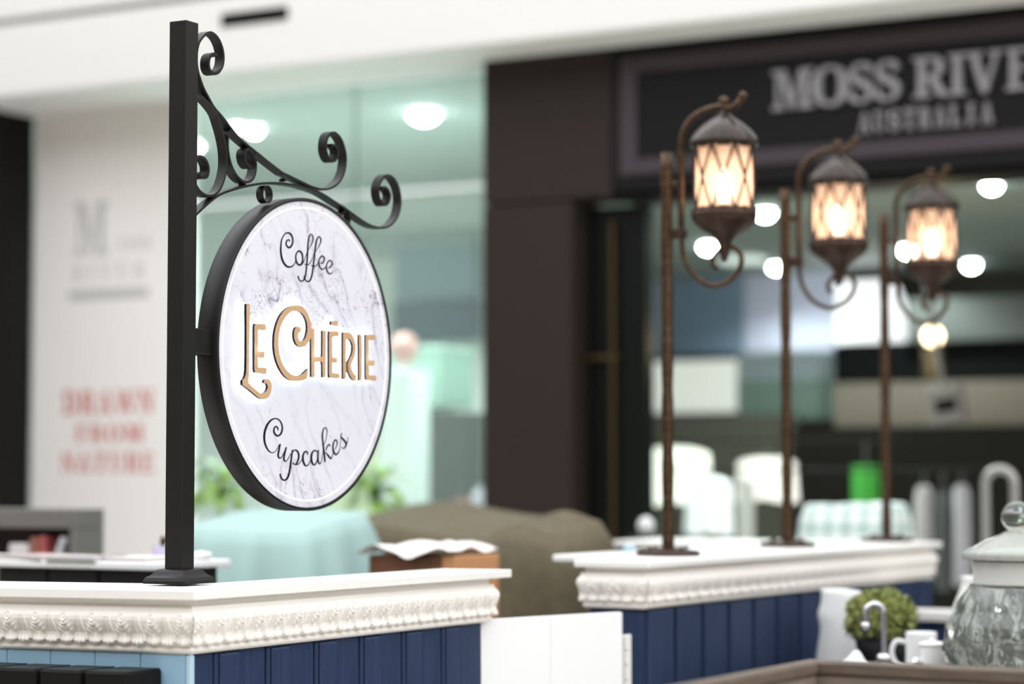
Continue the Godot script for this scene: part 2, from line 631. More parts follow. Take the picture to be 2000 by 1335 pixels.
# boards with rounded edges; z runs from z0 to z1 (z0 > z1), face at x
func plank(x0: float, x1: float, y0: float, y1: float, z0: float, z1: float, bev: float) -> SurfaceTool:
	return span_mesh(Vector3(x0, y0, z1), Vector3(x1, y1, z0), bev)

func build_kiosk_front() -> void:
	var wall := thing("kiosk_wall", "white capped kiosk half wall with navy boards carrying the black sign post", "kiosk wall", Vector3(-2.4295, 1.2000, -3.1663))
	wall.basis = Basis.from_euler(Vector3(-0.0069, 0.0389, 0.0103), EULER_ORDER_YXZ)
	var white: Material = mats["white_paint"]
	part("cap_board", span_mesh(Vector3(-1.3, -0.0175, -0.26), Vector3(0, 0, 0), 0.0015), white, wall)
	part("cap_board", span_mesh(Vector3(-0.1779, -0.0175, -1.2110), Vector3(0, 0, -0.2602), 0.0015), white, wall)
	# core of the wall
	part("core", span_mesh(Vector3(-1.3, -1.195, -0.235), Vector3(-0.034, -0.0176, -0.034), 0.0), mats["pale_blue_paint"], wall)
	part("core", span_mesh(Vector3(-0.2, -1.195, -1.118), Vector3(-0.034, -0.0176, -0.236), 0.0), mats["navy_paint"], wall)
	var st := start()
	moulding_run(st, 1.3, 1.165, -0.0175, false)
	var run := part("moulding", st, mats["moulding_paint"], wall)
	var leaf := acanthus_mesh(56, 56)
	place("acanthus_leaf", acanthus_mesh(56, 56, 1, 0.032), run, Vector3(-0.032, -0.0175, 0))
	place("acanthus_leaf", acanthus_mesh(56, 56, -1, 0.032), run, Vector3(0, -0.0175, -0.032), Basis(Vector3.UP, PI / 2))
	for k in 11:
		place("acanthus_leaf", leaf, run, Vector3(-0.096 - k * 0.064, -0.0175, 0))
	for k in 17:
		place("acanthus_leaf", leaf, run, Vector3(0, -0.0175, -0.096 - k * 0.064), Basis(Vector3.UP, PI / 2))
	# navy boards on the side: raised beaded boards between recessed ones
	var navy: Material = mats["navy_paint"]
	var low := -1.19
	var top := -0.1135
	for k in 7:
		var za := -0.0235 - (k * 0.1675 - 0.0885 if k > 0 else 0.0)
		var zb := -0.0985 - k * 0.1675
		if k == 6:
			zb = -1.118
		part("board", plank(-0.034, -0.0285, low, top, za, zb, 0.001), navy, wall)
	for k in 6:
		var z0 := -0.1 - k * 0.1675
		st = start()
		span(st, Vector3(-0.034, low, z0 - 0.0735), Vector3(-0.0195, top - 0.004, z0 - 0.012), 0.003)
		span(st, Vector3(-0.034, low, z0 - 0.0835), Vector3(-0.0225, top - 0.003, z0 - 0.0755), 0.003)
		span(st, Vector3(-0.034, low, z0 - 0.0105), Vector3(-0.0225, top - 0.002, z0), 0.0035)
		part("raised_board", st, navy, wall)
	# pale blue boards and corner bead on the other side
	var pale: Material = mats["pale_blue_paint"]
	for k in 10:
		var xb := -0.1325 - k * 0.1005
		part("pale_board", span_mesh(Vector3(xb - 0.0995, low, -0.034), Vector3(xb, top, -0.0225), 0.0018), pale, wall)
	part("pale_board", span_mesh(Vector3(-0.131, low, -0.034), Vector3(-0.0335, top, -0.0225), 0.0018), pale, wall)
	part("corner_bead", span_mesh(Vector3(-0.033, low, -0.034), Vector3(-0.0205, top, -0.0205), 0.003), mat("corner_bead_paint", c8(176, 205, 220), 0.35), wall)
	# shelf with three black boxes against the pale boards
	var sh := thing("wall_shelf", "narrow dark shelf fixed to the pale blue boards under the black boxes", "shelf", Vector3(-2.4295, 1.2000, -3.1663))
	sh.basis = wall.basis
	part("shelf_board", span_mesh(Vector3(-0.62, -0.345, -0.022), Vector3(-0.05, -0.325, 0.09), 0.002), mat("shelf_black", c8(30, 29, 29), 0.5), sh)
	var bm := mat("black_card", c8(17, 16, 15), 0.6)
	var lm := mat("black_lid", c8(36, 41, 41), 0.5)
	var box_labels := ["black box on the shelf by the navy corner of the kiosk", "middle black box of the row under the pale blue boards", "black box third from the navy corner, under the pale blue boards", "black box fourth from the navy corner, at the picture's edge"]
	for k in 4:
		var bx := thing("black_box", box_labels[k], "box", wall.transform * Vector3(-0.126 - k * 0.0985, -0.325, 0.033), 0.0, "black boxes on the kiosk shelf")
		bx.basis = wall.basis
		part("body", span_mesh(Vector3(-0.042, 0, -0.05), Vector3(0.042, 0.152, 0.05), 0.003), bm, bx)
		var lid := part("lid", span_mesh(Vector3(-0.0445, 0.1522, -0.0525), Vector3(0.0445, 0.186, 0.0525), 0.003), bm, bx)
		part("lid_panel", span_mesh(Vector3(-0.042, 0.186, 0.0005), Vector3(0.042, 0.1875, 0.05), 0.0007), lm, lid)
		part("lid_panel", span_mesh(Vector3(-0.042, 0.186, -0.05), Vector3(0.042, 0.1875, -0.0005), 0.0007), lm, lid)

# ======================= sign post with scrolled bracket =====================
# flat bar along a path (s, y in mm); x is across the bar
func flat_bar(st: SurfaceTool, pts: Array, t: float, x0: float, x1: float) -> void:
	var n := pts.size()
	var l := []
	var r := []
	for i in n:
		var d: Vector2 = (pts[mini(i + 1, n - 1)] - pts[maxi(i - 1, 0)]).normalized()
		var o := Vector2(-d.y, d.x) * t * 0.5
		l.append(pts[i] + o)
		r.append(pts[i] - o)
	for i in n - 1:
		var oo: Vector2 = l[i] - r[i]
		var out := Vector3(0, oo.y, -oo.x)
		st.set_smooth_group(1)
		quad(st, bp(l[i], x0), bp(l[i + 1], x0), bp(l[i + 1], x1), bp(l[i], x1), out)
		st.set_smooth_group(2)
		quad(st, bp(r[i], x0), bp(r[i + 1], x0), bp(r[i + 1], x1), bp(r[i], x1), -out)
		st.set_smooth_group(3)
		quad(st, bp(l[i], x1), bp(l[i + 1], x1), bp(r[i + 1], x1), bp(r[i], x1), Vector3.RIGHT)
		st.set_smooth_group(4)
		quad(st, bp(l[i], x0), bp(l[i + 1], x0), bp(r[i + 1], x0), bp(r[i], x0), Vector3.LEFT)
	st.set_smooth_group(-1)
	for e in [0, n - 1]:
		var dd: Vector2 = pts[e] - pts[1 if e == 0 else n - 2]
		quad(st, bp(l[e], x0), bp(l[e], x1), bp(r[e], x1), bp(r[e], x0), Vector3(0, dd.y, -dd.x))

func bp(p: Vector2, x: float) -> Vector3:
	return Vector3(x, p.y, -p.x) * 0.001

func to_points(flat: Array) -> Array:
	var o := []
	for i in range(0, flat.size(), 2):
		o.append(Vector2(flat[i], flat[i + 1]))
	return o

const POST := Vector3(-2.6096, 1.2, -3.3563)
const YAW := 0.01585

func build_sign_post() -> void:
	var post := thing("sign_post", "tall black square steel post with scrolled bracket standing on white cap board", "post", POST, YAW)
	var black: Material = mats["black_powder_coat"]
	part("shaft", span_mesh(Vector3(-0.0195, 0.0, -0.0195), Vector3(0.0195, 1.0527, 0.0195), 0.0012), black, post)
	# base: square foot with an ogee rising to the shaft
	var st := start()
	var rows := []
	for p in [[0.0475, 0.0005], [0.0475, 0.007], [0.0465, 0.008], [0.0455, 0.0082], [0.0455, 0.0115], [0.044, 0.0125], [0.040, 0.0145], [0.0365, 0.0175], [0.034, 0.021], [0.031, 0.0245], [0.027, 0.0268], [0.0245, 0.0273], [0.0197, 0.0275]]:
		var h: float = p[0]
		rows.append([Vector3(h, p[1], h), Vector3(h, p[1], -h), Vector3(-h, p[1], -h), Vector3(-h, p[1], h)])
	for i in rows.size() - 1:
		for k in 4:
			var a: Vector3 = rows[i][k]
			var b: Vector3 = rows[i][(k + 1) % 4]
			st.set_smooth_group(k + 1)
			quad(st, a, b, rows[i + 1][(k + 1) % 4], rows[i + 1][k], (a + b) * 0.5 + Vector3(0, 0.02, 0))
	st.set_smooth_group(-1)
	part("base", st, black, post)
	var paths := iron_paths()
	for key in ["upper_bar", "arch_bar", "large_scroll", "small_scroll"]:
		var raw := to_points(paths[key])
		if key == "arch_bar":
			raw.push_front(Vector2(18, 683))
		for i in raw.size():
			if key != "arch_bar":
				raw[i] = Vector2(maxf(raw[i].x, 22.3), raw[i].y)
		var pts := catmull(raw, 5)
		st = start()
		flat_bar(st, pts, 4.6, -10.0, 10.0)
		var bar := part("scroll_bar" if key != "arch_bar" else "arch_bar", st, black, post)
		# ribbed inner end of each curl
		var ends := [pts.slice(pts.size() - 55)]
		if key == "upper_bar":
			ends.append(pts.slice(0, 38))
		if key == "small_scroll":
			ends = [pts.slice(pts.size() - 42)]
		if key == "large_scroll":
			ends = [pts.slice(pts.size() - 38)]
		for e in ends:
			st = start()
			for k in 5:
				flat_bar(st, e, 6.6, -9.4 + k * 4.0, -6.6 + k * 4.0)
			part("ribbed_curl", st, black, bar)
	# weld beads where the bars meet
	st = start()
	for w in [[72.0, 912.0], [124.0, 858.0], [90.0, 730.5], [191.0, 768.0], [222.0, 830.0], [330.0, 792.0], [28.0, 690.0]]:
		ball(st, bp(Vector2(w[0], w[1]), 0.0), Vector3(0.0098, 0.004, 0.005), 8, 6)
	part("weld_bead", st, black, post)
	# arm that holds the round sign against the post
	st = span_mesh(Vector3(-0.023, 0.428, -0.082), Vector3(0.012, 0.477, -0.0197), 0.0015)
	var arm := part("holding_arm", st, black, post)
	st = start()
	tube(st, [Vector3(0.012, 0.4285, -0.024), Vector3(0.0125, 0.4283, -0.05), Vector3(0.012, 0.4285, -0.08)], 0.0022, 6)
	part("weld_seam", st, black, arm)

# ======================= round sign ==========================================
const SIGN_Y := 0.44439
const SIGN_S := 0.39558
const SIGN_R := 0.3156

func marble() -> ImageTexture:
	var n := 1024
	var warp := FastNoiseLite.new()
	warp.seed = 3
	warp.frequency = 0.004
	warp.fractal_octaves = 5
	var vein := FastNoiseLite.new()
	vein.seed = 17
	vein.frequency = 0.0042
	vein.fractal_type = FastNoiseLite.FRACTAL_NONE
	var vein2 := FastNoiseLite.new()
	vein2.seed = 29
	vein2.frequency = 0.010
	vein2.fractal_type = FastNoiseLite.FRACTAL_NONE
	var dens := FastNoiseLite.new()
	dens.seed = 8
	dens.frequency = 0.0032
	dens.fractal_octaves = 2
	var speck := FastNoiseLite.new()
	speck.seed = 44
	speck.frequency = 0.06
	var im := Image.create(n, n, false, Image.FORMAT_RGB8)
	var base := c8(222, 221, 229)
	var grey := c8(182, 178, 195)
	var dark := c8(94, 62, 74)
	for y in n:
		for x in n:
			var p := Vector2(x, y).rotated(-0.95)
			p.x *= 0.62
			var wx := warp.get_noise_2d(p.x, p.y) * 110.0
			var wy := warp.get_noise_2d(p.x + 900.0, p.y - 400.0) * 110.0
			var a := absf(vein.get_noise_2d(p.x * 0.7 + wx, p.y * 1.5 + wy))
			var b := absf(vein2.get_noise_2d(p.x * 0.7 + wx * 1.2 + 300.0, p.y * 1.3 + wy * 1.2))
			# clusters of veining on the stone
			var u := float(x) / n
			var v := float(y) / n
			var where := 0.09 + 1.1 * exp(-(pow(u - 0.74, 2) / 0.05 + pow(v - 0.34, 2) / 0.022)) + 0.75 * exp(-(pow(u - 0.20, 2) / 0.012 + pow(v - 0.28, 2) / 0.03)) + 0.7 * exp(-(pow(u - 0.42, 2) / 0.02 + pow(v - 0.38, 2) / 0.008)) + 0.5 * exp(-(pow(u - 0.55, 2) / 0.012 + pow(v - 0.06, 2) / 0.02)) + 0.5 * exp(-(pow(u - 0.5, 2) / 0.05 + pow(v - 0.93, 2) / 0.01)) + 0.5 * exp(-(pow(u - 0.9, 2) / 0.006 + pow(v - 0.66, 2) / 0.02))
			where *= clampf(0.8 + dens.get_noise_2d(x, y) * 1.5, 0.15, 1.4)
			var s := clampf(0.55 + 0.75 * speck.get_noise_2d(x * 0.7, y * 0.7), 0.1, 1.0)
			var fine := absf(vein2.get_noise_2d(x * 2.3 + wx * 2.0, y * 2.3 + wy * 2.0))
			var k := clampf((1.0 - smoothstep(0.0, 0.024, a)) * s * where * 1.9, 0, 1)
			var k2 := clampf((1.0 - smoothstep(0.0, 0.04, b)) * s * where * 1.7, 0, 1)
			var k3 := clampf((1.0 - smoothstep(0.0, 0.07, fine)) * s * (where - 0.25) * 1.9, 0, 1)
			var soft := clampf((1.0 - smoothstep(0.0, 0.30, a)) * (where * 0.9 + 0.10) * 0.8, 0, 1)
			var c := base.lerp(grey, soft).lerp(dark, maxf(maxf(k, k2), k3) * 0.9)
			im.set_pixel(x, y, c)
	return ImageTexture.create_from_image(im)

# ribbon with changing width; strokes hold s, y, width triples in mm
func stroke(st: SurfaceTool, flat: Array, x: float, thick: float) -> void:
	var raw := []
	for i in range(0, flat.size(), 3):
		raw.append(Vector3(flat[i], flat[i + 1], flat[i + 2]))
	var pts := catmull(raw, 6)
	var squeeze := 0.575
	var l := []
	var r := []
	for i in pts.size():
		var a: Vector3 = pts[maxi(i - 1, 0)]
		var b: Vector3 = pts[mini(i + 1, pts.size() - 1)]
		var d := Vector2((b.x - a.x) * squeeze, b.y - a.y).normalized()
		var o: Vector2 = Vector2(-d.y, d.x) * maxf(pts[i].z, 0.5) * 0.5
		o.x /= squeeze
		l.append(Vector2(pts[i].x, pts[i].y) + o)
		r.append(Vector2(pts[i].x, pts[i].y) - o)
	for i in pts.size() - 1:
		quad(st, sp(l[i], x + thick), sp(l[i + 1], x + thick), sp(r[i + 1], x + thick), sp(r[i], x + thick), Vector3.RIGHT)
		var oo: Vector2 = l[i] - r[i]
		var out := Vector3(0, oo.y, -oo.x)
		quad(st, sp(l[i], x), sp(l[i + 1], x), sp(l[i + 1], x + thick), sp(l[i], x + thick), out)
		quad(st, sp(r[i], x), sp(r[i + 1], x), sp(r[i + 1], x + thick), sp(r[i], x + thick), -out)

func sp(p: Vector2, x: float) -> Vector3:
	return Vector3(x, p.y * 0.001, -p.x * 0.001)

func build_sign() -> void:
	var along := Basis(Vector3.UP, YAW)
	var sign := thing("hanging_sign", "round marble cafe sign in black steel drum reading Coffee LE CHÉRIE Cupcakes", "sign", POST + along * Vector3(0, SIGN_Y, -SIGN_S), YAW)
	var black: Material = mats["black_powder_coat"]
	var turn := Transform3D(Basis(Vector3.FORWARD, PI / 2), Vector3.ZERO)   # y of the lathe becomes x
	var st := start()
	var R := SIGN_R
	lathe(st, [Vector2(R - 0.0065, 0.024), Vector2(R - 0.0065, 0.024), Vector2(R - 0.0012, 0.024), Vector2(R, 0.0228), Vector2(R, -0.0228), Vector2(R - 0.0012, -0.024), Vector2(R - 0.0065, -0.024), Vector2(R - 0.0065, -0.024), Vector2(R - 0.0065, 0.024)], 120, turn)
	part("drum_rim", st, black, sign)
	# marble printed face
	var face := mat("marble_print", Color.WHITE, 0.22)
	face.albedo_texture = marble()
	st = start()
	var rf := R - 0.007
	for k in 120:
		var a0 := TAU * k / 120
		var a1 := TAU * (k + 1) / 120
		var v := [Vector2.ZERO, Vector2(cos(a0), sin(a0)) * rf, Vector2(cos(a1), sin(a1)) * rf]
		if true:
			var w := [v[0], v[2], v[1]]
			for q in w:
				st.set_uv(Vector2(0.5 + q.x / (2 * rf), 0.5 - q.y / (2 * rf)))
				st.add_vertex(Vector3(0.0215, q.y, -q.x))
	part("face_panel", st, face, sign)
	st = start()
	lathe(st, [Vector2(0.0, -0.0215), Vector2(rf, -0.0215)], 120, turn)
	part("rear_panel", st, mat("rear_panel_white", c8(236, 236, 240), 0.3), sign)
	# pale inlay ring near the edge, glow added for an LED reflection
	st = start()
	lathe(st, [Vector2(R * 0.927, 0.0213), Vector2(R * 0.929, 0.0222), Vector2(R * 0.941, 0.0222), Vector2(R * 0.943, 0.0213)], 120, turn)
	part("edge_line", st, glow("edge_reflection_glow", Color(0.95, 0.98, 1.0), 0.12), sign)
	# printed script, letter by letter
	var ink: Material = mats["script_ink"]
	for strokes in coffee_strokes():
		st = start()
		for s in strokes:
			stroke(st, s, 0.0216, 0.0004)
		part("printed_letter", st, ink, sign)
	for strokes in cupcakes_strokes():
		st = start()
		for s in strokes:
			stroke(st, s, 0.0216, 0.0004)
		part("printed_letter", st, ink, sign)
	# raised halo-lit letters
	var halo := glow("letter_halo", Color(0.86, 0.94, 1.0), 3.4)
	var lift := 0.0
	for l in raised_letters():
		var poly := PackedVector2Array()
		for p in to_points(l[1]):
			poly.append(p * 0.001)
		poly = chaikin(poly, 2)
		lift = 0.0003 if lift == 0.0 else 0.0
		st = start()
		prism(st, poly, 0.0308, 0.0362 + lift, false, true)
		var raised := part("raised_accent" if l[0] == "accent" else "raised_letter", st, mats["letter_side"], sign)
		st = start()
		prism(st, poly, 0.0362 + lift, 0.0366 + lift, true, false)
		part("veneer_face", st, mats["wood_veneer"], raised)
		var shrunk := Geometry2D.offset_polygon(poly, -0.0016)
		if shrunk.size() > 0:
			st = start()
			for q in shrunk:
				prism(st, q, 0.0290, 0.0307)
			part("halo_light", st, halo, raised)
	# two rings that hang the drum from the arch
	for p in [[267.15 - 395.58, 756.0 - 444.39], [552.9 - 395.58, 736.0 - 444.39]]:
		st = start()
		var ring := []
		for k in 25:
			ring.append(Vector2(p[0] + cos(TAU * k / 24) * 16.5, p[1] + sin(TAU * k / 24) * 16.5))
		flat_bar(st, ring, 2.6, -8.0, 8.0)
		part("hanging_ring", st, black, sign)
	for k in 3:
		var lamp := OmniLight3D.new()
		lamp.name = "halo_lamp"
		lamp.position = Vector3(0.045, 0.0, 0.2 - k * 0.2)
		lamp.light_color = Color(0.86, 0.94, 1.0)
		lamp.light_energy = 0.00004
		lamp.light_size = 0.01
		lamp.omni_range = 2.0
		lamp.omni_attenuation = 2.0
		lamp.shadow_enabled = true
		sign.add_child(lamp, true)

func coffee_strokes() -> Array:
	return [
		[[-72.2, 221, 1.1, -72, 224.2, 2.39, -76, 225.4, 2.57, -82, 221.5, 2.57, -83.5, 216.3, 2.93, -79.9, 211.5, 3.49, -73.8, 209.8, 3.86, -66.1, 212.8, 3.5, -61.3, 219.2, 3.13, -60.2, 226.7, 2.95, -63.9, 234.2, 3.68, -70.5, 238.2, 3.86, -77, 239, 2.94, -85.9, 236.8, 2.2, -93.9, 230.5, 2.01, -99.4, 222.2, 2.38, -101.9, 211.9, 2.92, -102.4, 202.6, 3.47, -100.4, 191.8, 3.84, -95.8, 182.1, 4.2, -88.5, 175.4, 4.21, -81.1, 171.8, 4.03, -72.2, 170.9, 3.31, -63.3, 172.8, 2.58, -55.2, 177.2, 1.66, -49.5, 184.1, 1.29]],
		[[-37.4, 206.3, 3.7, -44.8, 202.6, 2.4, -48.8, 196.2, 2.58, -48.7, 188.8, 3.14, -45.4, 181.7, 3.69, -37.1, 177.9, 3.7, -28.9, 180.3, 3.52, -24.8, 188, 2.97, -25.1, 196.4, 3.15, -29.1, 203.5, 3.89, -37.4, 206.3, 3.7], [-30.5, 179.2, 2.78, -25.6, 181.5, 2.22, -19.9, 187, 1.3, -14.1, 196.4, 1.11, -8.4, 206.7, 1.12]],
		[[-4.3, 211.2, 0.93, 4, 220.4, 1.31, 11.4, 229.5, 2.24, 12.7, 237.1, 2.8, 9.6, 242.9, 2.43, 5.4, 243.5, 2.24, 0.4, 240.7, 2.42, -3.7, 232.8, 2.79, -5.6, 221.4, 3.16, -6.6, 208.2, 3.16, -7.8, 195.1, 3.16, -9.8, 180, 2.97, -12.2, 165.8, 2.97, -16.2, 154.3, 2.97, -22, 147.8, 2.78, -28.6, 145.7, 2.41, -35.2, 147.3, 2.4, -39.7, 152.5, 2.59, -39.7, 155.7, 2.59], [-17.7, 181, 1.86, -9.8, 180.4, 2.04, -2.4, 182, 1.86, 4.3, 187.2, 1.49, 10.1, 194.7, 1.12, 16.7, 206, 1.12]],
		[[22.6, 209.8, 0.94, 30.9, 218.1, 1.31, 39, 228.2, 2.25, 41.4, 236, 2.82, 38.3, 240.6, 2.63, 34.4, 241.4, 2.44, 29, 238.1, 2.62, 24.1, 229.7, 3.18, 21.6, 219.1, 3.37, 19.2, 205.8, 3.18, 16.3, 191.5, 3.18, 13.6, 178.1, 3.17, 10.4, 163.8, 3.17, 5.4, 153.1, 3.17, 0.5, 148.6, 2.98, -5.7, 146.7, 2.6, -12.9, 148.5, 2.6, -17.4, 153.3, 2.78, -17.9, 157.4, 2.6], [6, 180.7, 1.86, 14.4, 179.8, 2.05, 21.1, 180.6, 1.68, 27, 183, 1.5, 33.7, 189.1, 1.31]],
		[[40.5, 187.8, 1.88, 45.6, 188.1, 2.44, 51.5, 191.6, 2.82, 54.9, 197.5, 2.82, 53.1, 201.1, 3.2, 46.3, 203, 2.82, 38.7, 199, 2.44, 34.5, 192, 2.63, 35.5, 183.6, 3.19, 40.6, 177.9, 3.19, 47.4, 175.7, 2.63, 55.1, 178.6, 1.69, 61.8, 183.9, 1.13]],
		[[68.7, 181.1, 1.89, 73.9, 181.3, 2.46, 79.9, 184.9, 2.84, 83.3, 190.4, 2.84, 81.5, 194.5, 3.22, 74.6, 196.3, 2.83, 67.8, 192.4, 2.45, 62.7, 184.9, 2.45, 63.3, 177.4, 3.2, 67.9, 171.1, 3.21, 75.7, 168.9, 2.65, 83.4, 171.4, 1.7, 90.3, 177.2, 0.76]],
	]

func cupcakes_strokes() -> Array:
	return [
		[[-109, -155.6, 1.36, -108.5, -151.3, 2.72, -115.1, -147.8, 2.72, -121.6, -152.1, 2.94, -121.5, -158.9, 3.4, -115.9, -164.4, 3.63, -108.3, -166, 3.41, -99, -162.5, 3.41, -93.6, -154.4, 3.19, -94.1, -145.3, 2.96, -100.2, -137.5, 2.73, -109.3, -133.1, 2.5, -119.2, -132.2, 2.27, -131.1, -135.3, 3.17, -142.8, -142.9, 3.83, -151.5, -154.3, 4.05, -154.9, -165.6, 4.05, -154.2, -176.8, 3.82, -149.2, -186.9, 3.38, -141.2, -194.7, 2.71, -133.3, -198.5, 2.03, -125.4, -199.3, 1.58, -117.5, -197.3, 1.36, -108.7, -189.8, 1.13, -102.7, -183, 1.14]],
		[[-99.8, -182, 2.5, -103.6, -192.1, 3.18, -107.1, -203.4, 3.4, -104.5, -209.1, 2.95, -99.5, -209.9, 2.05, -93.5, -206.7, 1.59, -86.6, -198.7, 1.37, -78.6, -188.4, 2.28, -83.5, -198.7, 3.19, -87, -210.1, 3.42, -84.4, -215.2, 2.96, -79.3, -215.5, 1.83, -72.3, -211.2, 1.37, -63.3, -200.8, 1.14]],
		[[-56.5, -192.7, 2.06, -58.9, -200.8, 3.21, -62.2, -216.8, 3.43, -67, -236.2, 3.89, -73, -247.6, 3.88, -80, -252.8, 3.42, -87, -253.3, 2.73, -94, -250.5, 2.96, -99.1, -244.2, 2.95, -98.3, -240.6, 2.5], [-56.9, -199, 1.15, -52.2, -195, 2.06, -45.1, -193.8, 2.99, -37.9, -197.2, 3.68, -34.3, -205.2, 3.68, -36.7, -213.2, 3.45, -41.8, -219.6, 2.99, -44.8, -222.2, 2.53, -53, -220.8, 2.06, -56.1, -218.2, 1.38], [-44.8, -222.5, 2.3, -36.6, -221.5, 2.07, -29.5, -217.8, 1.38, -22.4, -210.9, 1.15]],
		[[-3.9, -203.2, 1.16, -3.5, -198.6, 2.78, -9.1, -196, 3.01, -16.3, -199.3, 3.23, -19.9, -207.4, 3.92, -18.2, -216.6, 4.16, -13, -222.9, 3.93, -7.8, -224.9, 2.78, -1.6, -223.5, 2.08, 4.6, -217.6, 1.39, 9.7, -210.7, 1.16]],
		[[32.6, -197.1, 1.63, 27.4, -194.5, 2.56, 21.1, -193.8, 2.56, 13.8, -198.5, 3.49, 10.3, -208.3, 4.18, 12.9, -217.6, 4.18, 19.2, -222.8, 3.26, 26.6, -220.5, 2.56, 32.2, -211.7, 1.63, 35, -201.2, 1.63], [35.8, -192.5, 2.33, 34.6, -203.5, 3.27, 35.5, -215.2, 3.5, 39.8, -220.4, 2.8, 44.4, -219.2, 1.87, 49.7, -210.4, 1.17, 53.7, -192.9, 0.94]],
		[[57.9, -181.1, 0.94, 64.2, -169.3, 1.17, 67.7, -157.5, 1.64, 66.1, -149.4, 2.11, 60.3, -146.9, 2.11, 53.4, -151.9, 2.58, 50.3, -163.7, 3.28, 52.5, -176.5, 3.28, 55.9, -192.9, 3.75, 58.7, -204.5, 3.75, 60.7, -216.8, 3.28], [64.4, -194.5, 1.17, 66.4, -188.1, 2.35, 72.8, -182.1, 2.59, 77.7, -181.5, 2.35, 79.2, -185.6, 1.41], [62.3, -196.9, 1.64, 71.9, -203.3, 3.52, 80.5, -209.1, 3.53, 84.8, -208.5, 2.36, 89, -202, 1.18, 91.1, -192.5, 0.94]],
		[[98, -191.3, 0.94, 104, -183, 1.89, 105.6, -175.9, 2.6, 100.6, -171.2, 2.84, 94.2, -174.8, 2.83, 90, -184.3, 3.3, 92.2, -194.9, 4.01, 99.8, -201.3, 3.54, 108.4, -198.3, 2.6, 115.9, -189.9, 1.42, 118, -175.7, 0.95, 119, -166.2, 0.95]],
		[[124.4, -157.6, 2.14, 119.4, -161.5, 1.66, 122.3, -166.2, 3.32, 132.1, -172, 4.04, 139.8, -177.8, 3.81, 137.7, -185, 2.62, 131.2, -188.4, 2.14, 124.6, -187.5, 1.66, 122.9, -185.7, 1.19], [141, -180.2, 1.67, 145.3, -173, 1.19, 146.3, -164, 0.72]],
	]

